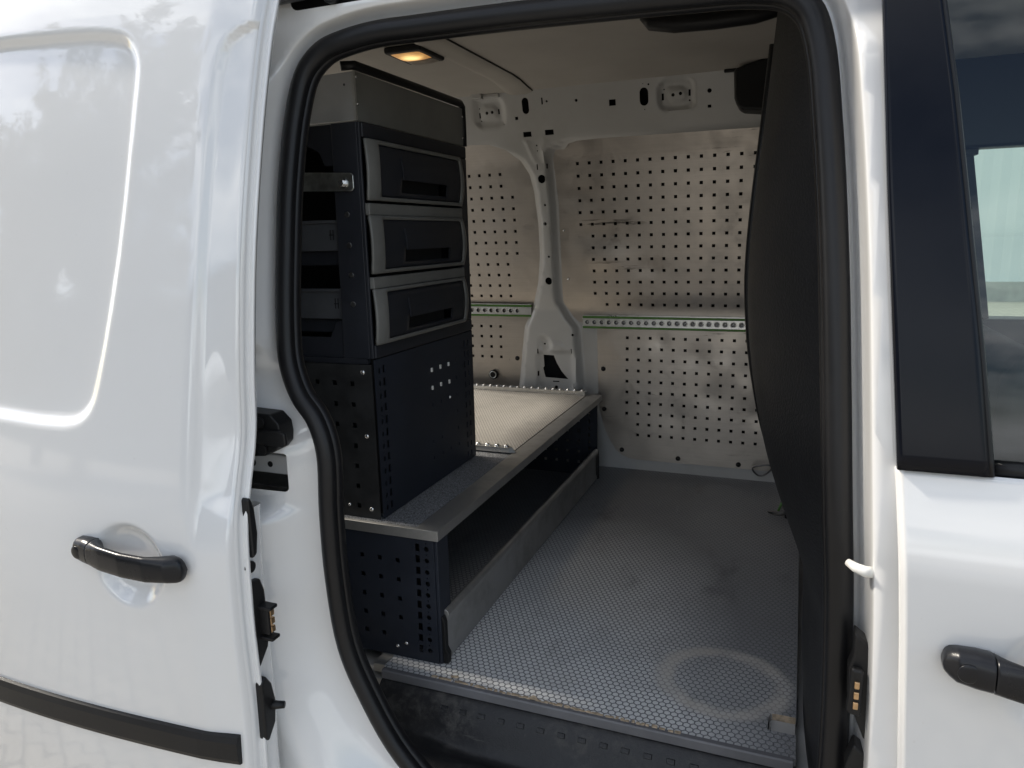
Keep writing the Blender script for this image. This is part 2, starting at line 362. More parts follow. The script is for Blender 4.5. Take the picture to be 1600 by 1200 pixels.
class MB:
    def __init__(s): s.v = []; s.f = []
    def add(s, vs, fs):
        b = len(s.v); s.v += [tuple(v) for v in vs]; s.f += [tuple(i + b for i in f) for f in fs]; return s
    def box(s, x0, x1, y0, y1, z0, z1):
        return s.add([(x0, y0, z0), (x1, y0, z0), (x1, y1, z0), (x0, y1, z0), (x0, y0, z1), (x1, y0, z1), (x1, y1, z1), (x0, y1, z1)],
                     [(0, 3, 2, 1), (4, 5, 6, 7), (0, 1, 5, 4), (1, 2, 6, 5), (2, 3, 7, 6), (3, 0, 4, 7)])
    def cyl(s, c, axis, r, h, n=16, r2=None):
        ax = Vector(axis).normalized(); u = ax.orthogonal().normalized(); w = ax.cross(u); c = Vector(c)
        r2 = r if r2 is None else r2; vs = []
        for k, (rr, t) in enumerate(((r, 0), (r2, h))):
            for i in range(n):
                a = 2 * PI * i / n; vs.append(c + ax * t + (u * math.cos(a) + w * math.sin(a)) * rr)
        fs = [(i, (i + 1) % n, n + (i + 1) % n, n + i) for i in range(n)] + [tuple(range(n))[::-1], tuple(range(n, 2 * n))]
        return s.add(vs, fs)
    def dome(s, c, axis, r, h, n=12, m=4):
        ax = Vector(axis).normalized(); u = ax.orthogonal().normalized(); w = ax.cross(u); c = Vector(c); vs = []; fs = []
        for j in range(m):
            t = j / m * PI / 2
            for i in range(n):
                a = 2 * PI * i / n; vs.append(c + ax * h * math.sin(t) + (u * math.cos(a) + w * math.sin(a)) * r * math.cos(t))
        vs.append(c + ax * h)
        for j in range(m - 1):
            for i in range(n): fs.append((j * n + i, j * n + (i + 1) % n, (j + 1) * n + (i + 1) % n, (j + 1) * n + i))
        for i in range(n): fs.append(((m - 1) * n + i, (m - 1) * n + (i + 1) % n, m * n))
        fs.append(tuple(range(n))[::-1])
        return s.add(vs, fs)
    def tube(s, pts, r, n=10, closed=False, prof=None):
        pts = [Vector(p) for p in pts]; N = len(pts); rings = []; prev = None
        for i in range(N):
            if closed: t = (pts[(i + 1) % N] - pts[i - 1]).normalized()
            else: t = (pts[min(i + 1, N - 1)] - pts[max(i - 1, 0)]).normalized()
            if prev is None: u = t.orthogonal().normalized()
            else: u = (prev - t * prev.dot(t)).normalized()
            prev = u; w = t.cross(u); rr = r[i] if isinstance(r, (list, tuple)) else r
            rings.append([pts[i] + (u * math.cos(2 * PI * k / n) + w * math.sin(2 * PI * k / n)) * rr for k in range(n)])
        b = len(s.v); s.v += [tuple(p) for q in rings for p in q]
        for i in range(N if closed else N - 1):
            j = (i + 1) % N
            for k in range(n): s.f.append((b + i * n + k, b + i * n + (k + 1) % n, b + j * n + (k + 1) % n, b + j * n + k))
        if not closed: s.f.append(tuple(b + k for k in range(n))[::-1]); s.f.append(tuple(b + (N - 1) * n + k for k in range(n)))
        return s
    def prism(s, poly, a0, a1, axis):
        """poly: 2D points; axis: 'x' -> (y,z), 'y' -> (x,z), 'z' -> (x,y)"""
        def P(p, a): return {'x': (a, p[0], p[1]), 'y': (p[0], a, p[1]), 'z': (p[0], p[1], a)}[axis]
        n = len(poly)
        return s.add([P(p, a0) for p in poly] + [P(p, a1) for p in poly],
                     [tuple(range(n)), tuple(range(n, 2 * n))[::-1]] + [(i, (i + 1) % n, n + (i + 1) % n, n + i) for i in range(n)])
    def build(s, name, mat, parent=None, **kw): return mesh_obj(name, s.v, s.f, mat, parent, **kw)

def catmull(pts, per=6, closed=False):
    P = [np.array(p, float) for p in pts]; n = len(P); out = []
    rng_ = range(n) if closed else range(n - 1)
    for i in rng_:
        p0 = P[i - 1] if (closed or i > 0) else 2 * P[0] - P[1]
        p1 = P[i]; p2 = P[(i + 1) % n]; p3 = P[(i + 2) % n] if (closed or i + 2 < n) else 2 * P[-1] - P[-2]
        t01 = max(np.linalg.norm(p1 - p0), 1e-6) ** .5; t12 = max(np.linalg.norm(p2 - p1), 1e-6) ** .5; t23 = max(np.linalg.norm(p3 - p2), 1e-6) ** .5
        m1 = p2 - p1 + t12 * ((p1 - p0) / t01 - (p2 - p0) / (t01 + t12)); m2 = p2 - p1 + t12 * ((p3 - p2) / t23 - (p3 - p1) / (t12 + t23))
        for k in range(per):
            t = k / per; a = 2 * (p1 - p2) + m1 + m2; b = -3 * (p1 - p2) - 2 * m1 - m2
            out.append(a * t ** 3 + b * t * t + m1 * t + p1)
    if not closed: out.append(P[-1])
    return out
def ss(a, b, x):
    t = np.clip((np.asarray(x, float) - a) / (b - a), 0, 1); return t * t * (3 - 2 * t)
def seg_dist(px, pz, loop, closed=True):
    L = np.array(loop, float)[:, :2]; n = len(L); best = np.full(np.shape(px), 1e9)
    for i in range(n if closed else n - 1):
        a = L[i]; b = L[(i + 1) % n]; d = b - a; q = max(d @ d, 1e-12)
        t = np.clip(((px - a[0]) * d[0] + (pz - a[1]) * d[1]) / q, 0, 1)
        best = np.minimum(best, np.hypot(px - a[0] - t * d[0], pz - a[1] - t * d[1]))
    return best
def inside(px, pz, loop):
    L = np.array(loop, float)[:, :2]; n = len(L); c = np.zeros(np.shape(px), bool)
    for i in range(n):
        a = L[i]; b = L[i - 1]
        if a[1] == b[1]: continue
        c ^= ((a[1] > pz) != (b[1] > pz)) & (px < (b[0] - a[0]) * (pz - a[1]) / (b[1] - a[1]) + a[0])
    return c
def subdiv(loop, step):
    out = []
    for i in range(len(loop)):
        a = np.array(loop[i][:2], float); b = np.array(loop[(i + 1) % len(loop)][:2], float)
        k = max(1, int(np.linalg.norm(b - a) / step))
        out += [a + (b - a) * j / k for j in range(k)]
    return out
def sheet2d(outline, holes, step, extra=None):
    """triangulated flat sheet: outline minus holes with an even fill of inner points"""
    loops = [subdiv(outline, step)] + [list(map(lambda p: np.array(p[:2], float), h)) for h in holes]
    O = np.array(loops[0]); x0, z0 = O.min(0); x1, z1 = O.max(0)
    gx, gz = np.meshgrid(np.arange(x0 + step * .5, x1, step), np.arange(z0 + step * .5, z1, step))
    gx = gx.ravel(); gz = gz.ravel()
    if extra is not None:
        E = np.array(extra); far = seg_dist(gx, gz, S2) > .073
        gx = gx[far]; gz = gz[far]
        gx = np.concatenate([gx, E[:, 0]]); gz = np.concatenate([gz, E[:, 1]])
    ok = inside(gx, gz, loops[0])
    ok &= seg_dist(gx, gz, loops[0]) > step * .3
    for h in loops[1:]:
        H = np.array(h); lo = H.min(0) - step; hi = H.max(0) + step
        near = ok & (gx > lo[0]) & (gx < hi[0]) & (gz > lo[1]) & (gz < hi[1])
        idx = np.nonzero(near)[0]
        if len(idx):
            bad = inside(gx[idx], gz[idx], H) | (seg_dist(gx[idx], gz[idx], H) < step * .25)
            ok[idx[bad]] = False
    pts = []; edges = []
    for lp in loops:
        b = len(pts); n = len(lp); pts += [Vector((p[0], p[1])) for p in lp]; edges += [(b + i, b + (i + 1) % n) for i in range(n)]
    pts += [Vector((a, c)) for a, c in zip(gx[ok], gz[ok])]
    r = delaunay_2d_cdt(pts, edges, [], 1, 1e-7)
    V = np.array([(v.x, v.y) for v in r[0]]); T = np.array([tuple(f) for f in r[2]])
    cen = V[T].mean(1); keep = inside(cen[:, 0], cen[:, 1], loops[0])
    for h in loops[1:]:
        H = np.array(h); lo = H.min(0); hi = H.max(0)
        idx = np.nonzero((cen[:, 0] > lo[0]) & (cen[:, 0] < hi[0]) & (cen[:, 1] > lo[1]) & (cen[:, 1] < hi[1]))[0]
        if len(idx): keep[idx[inside(cen[idx, 0], cen[idx, 1], H)]] = False
    T = T[keep]; used = np.unique(T); remap = -np.ones(len(V), int); remap[used] = np.arange(len(used))
    return V[used], [tuple(int(q) for q in f) for f in remap[T]]
def sheet_xz(name, outline, holes, step, yf, mat, parent, solid=0.0, soff=0.0, smooth=True, extra=None, bevel=0):
    V, F = sheet2d(outline, holes, step, extra)
    Y = yf(V[:, 0], V[:, 1])
    me = bpy.data.meshes.new(name); me.from_pydata([(a, y, c) for (a, c), y in zip(V, Y)], [], F)
    me.materials.append(MT[mat]); o = bpy.data.objects.new(name, me); link(o, parent)
    if me.polygons and me.polygons[len(me.polygons) // 2].normal.y > 0: me.flip_normals()
    if smooth: me.polygons.foreach_set('use_smooth', [True] * len(me.polygons))
    if solid:
        md = o.modifiers.new('solid', 'SOLIDIFY'); md.thickness = solid; md.offset = soff
        md2 = o.modifiers.new('edges', 'EDGE_SPLIT'); md2.split_angle = 0.9
    return o
def sq(cx, cz, w, h=None):
    h = w if h is None else h; return [(cx - w / 2, cz - h / 2), (cx + w / 2, cz - h / 2), (cx + w / 2, cz + h / 2), (cx - w / 2, cz + h / 2)]
def circ(cx, cz, r, n=14, rz=None):
    rz = r if rz is None else rz
    return [(cx + r * math.cos(2 * PI * i / n), cz + rz * math.sin(2 * PI * i / n)) for i in range(n)]
def rrect(cx, cz, w, h, r, n=4):
    out = []
    for sx, sz, a0 in ((1, 1, 0), (-1, 1, 90), (-1, -1, 180), (1, -1, 270)):
        for i in range(n + 1):
            a = math.radians(a0 + 90 * i / n); out.append((cx + sx * (w / 2 - r) + r * math.cos(a), cz + sz * (h / 2 - r) + r * math.sin(a)))
    return out
def grid_surf(name, U, Vv, fn, mat, parent, solid=0, soff=0):
    nu, nv = len(U), len(Vv); vs = []; fs = []
    for v in Vv:
        for u in U: vs.append(fn(u, v))
    for j in range(nv - 1):
        for i in range(nu - 1): fs.append((j * nu + i, j * nu + i + 1, (j + 1) * nu + i + 1, (j + 1) * nu + i))
    return mesh_obj(name, vs, fs, mat, parent, smooth=True, solid=solid, soff=soff)

# ------------------------------------------------------------------ body shape functions
def lean(z):
    z = np.asarray(z, float); return 0.10 * (np.clip(z - 0.45, 0, 2) / 0.61) ** 1.3
def far_y(z): return np.interp(z, [-.3, .55, .60, 1.03, 1.15, 1.3], [1.53, 1.53, 1.515, 1.44, 1.40, 1.36])

GZ = -0.60
# ------------------------------------------------------------------ setting
g = MB().box(-40, 40, -40, 60, GZ - 0.2, GZ).build('ground', 'pavers'); g['kind'] = 'structure'

van = empty('delivery_van', (-0.6, 0.8, GZ), 'white delivery van with sliding side door open onto its fitted cargo bay', 'van')
van_inv = Matrix.Translation((0.6, -0.8, -GZ))
def V_(o):
    o.parent = van; o.matrix_parent_inverse = van_inv; return o

# ---- seal loop round the door opening (x, y, z)
SEAL = [(-.25, .03, -.125), (-.44, .03, -.105), (-.553, .03, -.016), (-.616, .03, .087), (-.646, .03, .163), (-.659, .03, .279), (-.660, .03, .384), (-.659, .033, .485), (-.676, .037, .533), (-.706, .042, .568), (-.726, .048, .616),
        (-.733, .058, .682), (-.737, .080, .80), (-.736, .096, .891), (-.727, .117, .998), (-.712, .128, 1.051), (-.684, .134, 1.078), (-.645, .136, 1.089), (-.591, .137, 1.095), (-.524, .138, 1.095), (-.399, .137, 1.093), (-.290, .137, 1.090),
        (-.150, .136, 1.085), (-.070, .134, 1.080), (-.030, .131, 1.070), (-.006, .128, 1.050), (.008, .121, 1.013), (.022, .100, .914), (.036, .073, .769), (.044, .054, .656), (.056, .031, .474), (.063, .030, .378), (.068, .030, .260), (.070, .03, .12), (.066, .03, .0), (.045, .03, -.08), (-.01, .03, -.118)]
SLOOP = catmull(SEAL, 5, True)
S2 = [(p[0], p[2]) for p in SLOOP]
# outward 2D normals
def normals2(loop):
    L = np.array(loop); t = np.roll(L, -1, 0) - np.roll(L, 1, 0); t /= np.linalg.norm(t, axis=1)[:, None]
    n = np.stack([-t[:, 1], t[:, 0]], 1); c = L.mean(0)
    if ((L - c) * n).sum() < 0: n = -n
    return n
SN = normals2(S2)
def sweep(name, prof, mat, parent, closed_prof=True, idx=None):
    """prof: (n outward, y offset) swept along the seal loop"""
    vs = []; fs = []; m = len(prof); ids = list(range(len(SLOOP))) if idx is None else idx; closed = idx is None
    for i in ids:
        p = SLOOP[i]; n = SN[i]
        for a, b in prof: vs.append((p[0] + n[0] * a, p[1] + b, p[2] + n[1] * a))
    K = len(ids)
    for i in range(K if closed else K - 1):
        j = (i + 1) % K
        for k in range(m if closed_prof else m - 1):
            k2 = (k + 1) % m; fs.append((i * m + k, i * m + k2, j * m + k2, j * m + k))
    return V_(mesh_obj(name, vs, fs, mat, None, smooth=True))
bulb = [(0.0152 * math.cos(a) * (1 + 0.06 * math.cos(3 * a)), -0.004 + 0.0135 * math.sin(a)) for a in [2 * PI * i / 18 for i in range(18)]]
seal = sweep('door_seal', bulb, 'rubber', None)
lip = [(-0.013 + 0.0045 * math.cos(a), 0.008 + 0.009 * math.sin(a)) for a in [2 * PI * i / 8 for i in range(8)]]
lo = sweep('seal_lip', lip, 'rubber', None); lo.parent = seal; lo.matrix_parent_inverse = Matrix.Identity(4)
seal.matrix_parent_inverse = van_inv
# inner lining strip from the seal into the cargo bay
RIGHT = [i for i, p in enumerate(SLOOP) if p[0] > -.035 and p[2] > -.10]
RIGHT = sorted(RIGHT, key=lambda i: -SLOOP[i][2])
sweep('pillar_lining', [(0.002, 0.006), (-0.004, 0.030), (0.004, 0.10), (0.010, 0.18)], 'leather', None, False, RIGHT)

# ---- body side sheet with the opening
OFF = [(p[0] + n[0] * 0.004, p[1] + n[1] * 0.004) for p, n in zip(S2, SN)]
def body_y(x, z):
    d = seg_dist(x, z, S2); base = 0.03 + lean(np.minimum(z, 1.12))
    left = ss(-0.50, -0.60, x)
    w = np.where(left > .5, np.interp(z, [.30, .40, .58, .66], [.12, .12, .03, .013]), .013)
    y = base + 0.012 - (0.075 - .045 * ss(.98, 1.08, z)) * ss(0, 1, (d - 0.021) / w)
    pk = left * ss(.372, .398, z) * (1 - ss(.600, .680, z))
    y = y * (1 - pk) + (base + 0.014 - 0.030 * ss(0.02, 0.10, d)) * pk
    rib = left * np.exp(-((z - .615) / .014) ** 2) * ss(.02, .06, d)
    y = y - 0.012 * rib
    fr = ss(-.02, .04, x) * ss(.030, .062, d)
    y = y + 0.010 * fr * np.exp(-((x - .085) / .03) ** 2) * 0
    return y
RINGS = np.concatenate([np.arange(0.004, .0195, .004), np.arange(.0205, .0345, .0013)])
RING_LAST = [(p[0] + n[0] * RINGS[-1], p[1] + n[1] * RINGS[-1]) for p, n in zip(S2, SN)]
slot = rrect(-.790, .446, .122, .062, .006)
track = rrect(-.465, 1.162, .53, .048, .012)
bs = sheet_xz('body_side', [(-1.75, -.36), (.17, -.36), (.17, .3), (.15, .5), (.11, .95), (.09, 1.15), (.09, 1.24), (-1.75, 1.24)], [RING_LAST, slot, track], 0.010, body_y, 'paint', None)
V_(bs)
bm = bmesh.new(); bm.from_mesh(bs.data); prev = None; NL = len(S2)
for dd in RINGS:
    rx = np.array([p[0] + n[0] * dd for p, n in zip(S2, SN)]); rz = np.array([p[1] + n[1] * dd for p, n in zip(S2, SN)]); ry = body_y(rx, rz)
    cur = [bm.verts.new((a, b_, c)) for a, b_, c in zip(rx, ry, rz)]
    if prev:
        for i in range(NL): bm.faces.new((prev[i], prev[(i + 1) % NL], cur[(i + 1) % NL], cur[i])).smooth = True
    prev = cur
bmesh.ops.remove_doubles(bm, verts=bm.verts, dist=1e-5)
bmesh.ops.recalc_face_normals(bm, faces=bm.faces); bm.to_mesh(bs.data); bm.free()
# slot and track backs
V_(MB().box(-.90, -.715, .110, .116, .400, .490).build('rail_recess', 'ipaint', None))
b = MB(); b.prism([(.052, .430), (.070, .430), (.090, .440), (.090, .462), (.052, .462)], -.95, -.752, 'x')
b2 = V_(b.build('slide_rail', 'paint', None, bevel=.003))
for hx, hr in ((-.786, .005), (-.822, .007)): MB().cyl((hx, .0525, .446), (0, -1, 0), hr, .0012, 14).build('rail_hole', 'dark', b2)
V_(MB().box(-.90, -.728, .046, .100, .402, .412).build('rail_floor', 'steel', None, bevel=.002))
V_(MB().box(-.80, -.18, .150, .16, 1.120, 1.20).build('upper_track', 'dark', None))
b = MB(); b.prism([(-.86, 1.149), (-.735, 1.1475), (-.700, 1.148), (-.66, 1.153), (-.62, 1.160), (-.62, 1.20), (-.86, 1.20)], .112, .122, 'y')
V_(b.build('door_arm', 'steel', None, bevel=.003))
for hx, hz in ((-.770, 1.158), (-.690, 1.157)): V_(MB().cyl((hx, .111, hz), (0, -1, 0), .006, .006).build('arm_bolt', 'black', None, bevel=.001))
V_(MB().cyl((-.655, .128, 1.150), (0, -1, 0), .012, .014).build('arm_roller', 'black', None, bevel=.002))
# door catch on the rear pillar
b = MB(); b.prism([(-.790, .548), (-.731, .546), (-.716, .532), (-.714, .515), (-.716, .500), (-.726, .490), (-.748, .479), (-.775, .476), (-.790, .480)], -.004, .030, 'y')
ct = V_(b.build('door_catch', 'black', None, bevel=.003))
b = MB(); b.prism([(-.790, .519), (-.712, .524), (-.700, .520), (-.699, .502), (-.706, .498), (-.790, .501)], -.012, -.004, 'y')
b.build('catch_jaw', 'black', ct, bevel=.003)
for (x, z) in ((-.748, .533), (-.748, .491)):
    MB().cyl((x, -.004, z), (0, -1, 0), .0085, .004, 16).build('catch_bolt', 'steel' if False else 'black', ct, bevel=.001)
# small spot-weld dimples on the pillar
for (x, z) in ((-.732, .556), (-.705, .470), (-.735, .415), (-.700, .420)):
    pass
# far closing panels of the van
V_(grid_surf('outer_side_skin', np.linspace(-1.75, .30, 12), np.linspace(-.36, 1.272, 30), lambda x, z: (x, float(far_y(z)) + .07, z), 'paint', None))
V_(MB().box(-1.75, .72, .10, 1.50, 1.272, 1.30).build('roof_skin', 'paint', None, bevel=.01))
V_(MB().box(-1.75, .95, .216, 1.58, -.075, -.030).build('floor_pan', 'ipaint', None))
V_(MB().box(-1.78, -1.75, -.02, 1.58, -.36, .02).build('rear_bumper', 'black', None, bevel=.02))

# ---- black plastic step inside the opening
def step_z(x, y):
    y = np.asarray(y, float)
    z = -0.018 - 0.060 * ss(.205, .150, y) - .012 * ss(.14, .04, y)
    ripple = -.012 * ss(.0, 1.0, 1 - np.abs((y - (.145 - .03 * ss(-.5, -.1, x))) / .035)) * ss(-.60, -.48, x)
    return z + ripple
xs = np.linspace(-.70, .075, 110); ys = np.linspace(.028, .208, 44)
stp = V_(grid_surf('step_cover', xs, ys, lambda u, v: (u, v, float(step_z(u, v))), 'dirtyblack', None))
nubm = None
for r_, yy in enumerate((.185, .095, .072)):
    for i in range(17):
        x = -.56 + i * .037 + (0.018 if r_ == 2 else 0)
        if x > .02: continue
        b = MB(); zc = float(step_z(x, yy))
        b.add([(-.008, -.005, -.002), (.008, -.005, -.002), (.008, .005, -.002), (-.008, .005, -.002), (-.0060, -.0034, .0018), (.0060, -.0034, .0018), (.0060, .0034, .0018), (-.0060, .0034, .0018)],
              [(4, 5, 6, 7), (0, 1, 5, 4), (1, 2, 6, 5), (2, 3, 7, 6), (3, 0, 4, 7)])
        if nubm is None:
            o = b.build('grip_nub', 'dirtyblack', stp); nubm = o.data
        else:
            o = bpy.data.objects.new('grip_nub', nubm); link(o, stp)
        sl = float(step_z(x, yy + .003) - step_z(x, yy - .003)) / .006; o.location = (x, yy, zc); o.rotation_euler = (math.atan(sl), 0, random.uniform(-.06, .06))
V_(MB().box(-.75, .10, -.045, .04, -.36, -.14).build('door_sill', 'paint', None, bevel=.01))

V_(MB().box(-1.75, -.97, .10, .245, -.03, 1.0).build('near_side_sun_block', 'ipaint', None))  # unseen box added inside the near wall to keep sun off the floor

# ------------------------------------------------------------------ sliding door, slid back
DE = [(-.2, -.720, -.075), (-.05, -.720, -.100), (.017, -.720, -.101), (.112, -.720, -.096), (.259, -.720, -.098), (.406, -.720, -.090), (.454, -.720, -.078), (.530, -.717, -.060), (.620, -.713, -.055), (.775, -.706, -.040), (.925, -.700, -.014), (1.024, -.695, .007), (1.10, -.690, .026), (1.25, -.68, .080)]
DEs = np.array(catmull([(a, b, c) for a, b, c in DE], 8))
def de_x(z): return np.interp(z, DEs[:, 0], DEs[:, 1])
def de_y(z): return np.interp(z, DEs[:, 0], DEs[:, 2])
WIN = [(-1.60, 1.125), (-1.30, 1.118), (-1.068, 1.108), (-.955, 1.098), (-.915, 1.086), (-.896, 1.060), (-.893, 1.020), (-.918, .785), (-.958, .605), (-.972, .568), (-.995, .548), (-1.030, .541), (-1.201, .546), (-1.60, .558)]
WINc = [tuple(p) for p in catmull(WIN, 3, True)]
def door_y(x, z):
    x = np.asarray(x, float); z = np.asarray(z, float)
    # lower body is smoother than the hem: blend the hem profile away from the edge
    zs = np.array([-.2, 0, .15, .30, .42, .55, .75, .95, 1.05, 1.15, 1.25]); ysm = np.array([-.085, -.104, -.106, -.106, -.100, -.080, -.050, -.016, .006, .034, .075])
    core = np.interp(z, zs, ysm)
    for k in (-.04, -.02, .02, .04): core = core + np.interp(z + k, zs, ysm)
    core /= 5
    u = (de_x(z) - .010) - x
    e = 1 - ss(0.0, 0.075, u)
    y = (de_y(z) - .018) * e + (core - .018) * (1 - e)
    y = y - .020 * np.sin(np.clip(u / .80, 0, 1) * PI)
    y = y + .010 * (1 - ss(0, .006, u)) ** 2
    # stepped front band ending under the belt
    bx = np.interp(z, [.40, .57, .65, .87, 1.03, 1.055, 1.072, 1.083, 1.090, 1.095], [-.792, -.788, -.784, -.771, -.758, -.753, -.744, -.730, -.710, -.66])
    band = ss(0.0, .009, x - bx) * ss(.36, .46, z)
    y = y + .010 * band
    # stamped window field
    ins = inside(x, z, WINc); d = seg_dist(x, z, WINc); sd_ = np.where(ins, d, -d)
    y = y + .013 * ss(-.010, .010, sd_)
    # handle bowl
    r = np.hypot(x + .903, z - .335)
    y = y + .018 * (1 - ss(.0, 1.0, (r / .067) ** 3.0)) * (r < .067)
    return y
nu, nv = 170, 300
zz = np.linspace(-.2, 1.22, nv); tt = np.concatenate([np.linspace(0, .012, 5)[:-1], np.linspace(.012, .16, 40)[:-1], np.linspace(.16, .80, nu - 43)])
ZZ, TT = np.meshgrid(zz, tt, indexing='ij'); XX = de_x(ZZ) - .010 - TT; YY = door_y(XX, ZZ)
n2 = len(tt); vs = np.stack([XX, YY, ZZ], -1).reshape(-1, 3)
fs = [(j * n2 + i, j * n2 + i + 1, (j + 1) * n2 + i + 1, (j + 1) * n2 + i) for j in range(nv - 1) for i in range(n2 - 1)]
door = V_(mesh_obj('sliding_door', vs, fs, 'paint', None, smooth=True))
door['label'] = 'white sliding side door pushed back along the van'
def edge_sweep(name, prof, mat, parent, z0=-.2, z1=1.22, n=90, closed=False):
    vs = []; fs = []; m = len(prof)
    for z in np.linspace(z0, z1, n):
        ex, ey = float(de_x(z)), float(de_y(z))
        for a, b_ in prof: vs.append((ex + a, ey + b_, z))
    for i in range(n - 1):
        for k in range(m - 1 + (1 if closed else 0)):
            k2 = (k + 1) % m; fs.append((i * m + k, i * m + k2, (i + 1) * m + k2, (i + 1) * m + k))
    if closed:
        fs.append(tuple(range(m))); fs.append(tuple(range((n - 1) * m, n * m))[::-1])
    return mesh_obj(name, vs, fs, mat, parent, smooth=True)
edge_sweep('door_hem', [(-.0102, -.0085), (-.0080, -.0055), (-.0072, -.001), (-.0078, .005), (-.0065, .007)], 'paint', door)
edge_sweep('door_flange', [(-.012, .008), (-.001, .0045), (.001, .0055), (.001, .009), (-.004, .011), (-.012, .012)], 'paint', door)
edge_sweep('door_inner_frame', [(-.014, .010), (-.008, .014), (-.007, .040), (-.011, .048), (-.06, .052)], 'paint', door, -.2, .42)
edge_sweep('door_inner_frame', [(-.016, .010), (-.012, .018), (-.016, .030), (-.06, .052)], 'paint', door, .42, 1.22)
# inner door body behind the skin
grid_surf('door_inner_panel', np.linspace(-1.5, -.765, 14), np.linspace(-.2, 1.15, 60), lambda x, z: (x, float(de_y(z)) + .052, z), 'ipaint', door, solid=.008, soff=0)
# fittings on the leading edge
b = MB(); b.prism([(-.076, .442), (-.070, .425), (-.068, .385), (-.073, .355), (-.082, .350), (-.082, .440)], -.745, -.7155, 'x')
b.build('door_latch', 'black', door, bevel=.003)
MB().cyl((-.735, -.081, .336), (1, 0, 0), .009, .014, 16).build('door_buffer', 'black', door, bevel=.002)
b = MB(); b.prism([(-.088, .316), (-.068, .313), (-.061, .292), (-.059, .220), (-.065, .200), (-.086, .176), (-.090, .182)], -.740, -.7195, 'x')
b.build('contact_block', 'black', door, bevel=.004)
b = MB(); b.box(-.7235, -.704, -.078, -.073, .228, .272)
b.box(-.7235, -.698, -.080, -.062, .268, .2735); b.box(-.7235, -.698, -.080, -.062, .219, .2245)
b.build('contact_housing', 'black', door, bevel=.0015)
for i in range(3):
    MB().box(-.7225, -.7040, -.0725, -.0630, .2285 + i * .0132, .2385 + i * .0132).build('contact_plate', 'copper', door, bevel=.0015)
b = MB(); b.prism([(-.092, .152), (-.080, .160), (-.069, .142), (-.063, .108), (-.068, .075), (-.086, .052), (-.094, .060)], -.740, -.7165, 'x')
b.build('guide_plate', 'black', door, bevel=.004)
MB().tube([(-.724, -.074, .105), (-.712, -.070, .1055), (-.700, -.066, .106)], [.008, .0065, .0055], 12).build('guide_pin', 'black', door, smooth=True)
# rub strip
b = MB(); N = 24; vs = []; fs = []
for i in range(N + 1):
    x = -.742 - i * (.80 / N); zc = .056 + .006 * i / N
    y = float(door_y(x, zc))
    for a, c in ((.002, -.024), (-.006, -.0225), (-.0095, -.014), (-.0095, .014), (-.006, .0225), (.002, .024)): vs.append((x, y + a, zc + c))
for i in range(N):
    for k in range(5): fs.append((i * 6 + k, i * 6 + k + 1, (i + 1) * 6 + k + 1, (i + 1) * 6 + k))
fs.append((0, 1, 2, 3, 4, 5))
mesh_obj('rub_strip', vs, fs, 'black', door)
# ---- door handle (local: length along +x from the cap end)
def make_handle(parent, x0, z0, y0, dirx, tilt, ysurf):
    L_ = .210
    def prof_h(t): return float(np.interp(t, [0, .006, .015, .03, .06, .14, .28, .5, .75, .90, .945, .970, .985, .995, 1.0], [.003, .0085, .0115, .0145, .0175, .0195, .0190, .0185, .0188, .0195, .0190, .0170, .0140, .0095, .004]))
    def prof_y(t): return float(np.interp(t, [0, .06, .2, .35, .55, .75, .90, 1.0], [.018, .028, .033, .037, .040, .037, .029, .016]))
    def thick(t): return float(np.interp(t, [0, .02, .20, .26, .32, .75, .84, .90, 1.0], [.014, .030, .034, .022, .015, .015, .022, .030, .012]))
    def part(name, ta, tb, n, scale=1.0):
        vs = []; fs = []; m = 18
        for i in range(n + 1):
            t = ta + (tb - ta) * i / n; hh = prof_h(t) * scale; yo = prof_y(t); th = thick(t)
            for k in range(m):
                a = 2 * PI * k / m; ca, sa = math.cos(a), math.sin(a)
                ca = math.copysign(abs(ca) ** .75, ca); sa = math.copysign(abs(sa) ** .75, sa)
                vs.append((x0 + dirx * t * L_, y0 - (yo - th / 2) - th / 2 * ca * scale, z0 + tilt * t * L_ + hh * sa))
        for i in range(n):
            for k in range(m): fs.append((i * m + k, i * m + (k + 1) % m, (i + 1) * m + (k + 1) % m, (i + 1) * m + k))
        fs.append(tuple(range(m))); fs.append(tuple(range(n * m, (n + 1) * m))[::-1])
        return mesh_obj(name, vs, fs, 'handle', parent, smooth=True)
    part('handle_cap', 0.0, .205, 28); part('door_handle', .212, 1.0, 80)
    MB().dome((x0 + dirx * .10 * L_, y0 - .0290, z0 + tilt * .1 * L_), (0, -1, 0), .0105, .002, 20).build('lock_cover', 'handle', parent, smooth=True)
make_handle(door, -1.000, .356, float(door_y(-1.0, .43)) + .004, 1, -.045, None)

# ------------------------------------------------------------------ front door
def fd_edge(z): return np.interp(z, [-.35, .21, .365, .574, .835, 1.031, 1.2], [.150, .130, .119, .102, .079, .064, .05])
def fd_y(x, z):
    y = -.045 + lean(z) - .016 * ss(.575, .445, z) + .014 * ss(.437, .18, z) - .010 * ss(0, .5, x - .1)
    r = np.hypot(x - .275, z - .352)
    y = y + .018 * (1 - ss(0, 1, (r / .067) ** 3)) * (r < .067)
    e = x - fd_edge(z); y = y + .008 * (1 - ss(0, .008, e)) ** 2
    return y
zz = np.linspace(-.35, .5535, 150); tt = np.concatenate([np.linspace(0, .01, 6)[:-1], np.linspace(.01, .85, 110)])
ZZ, TT = np.meshgrid(zz, tt, indexing='ij'); XX = fd_edge(ZZ) + TT; YY = fd_y(XX, ZZ); n2 = len(tt)
vs = np.stack([XX, YY, ZZ], -1).reshape(-1, 3)
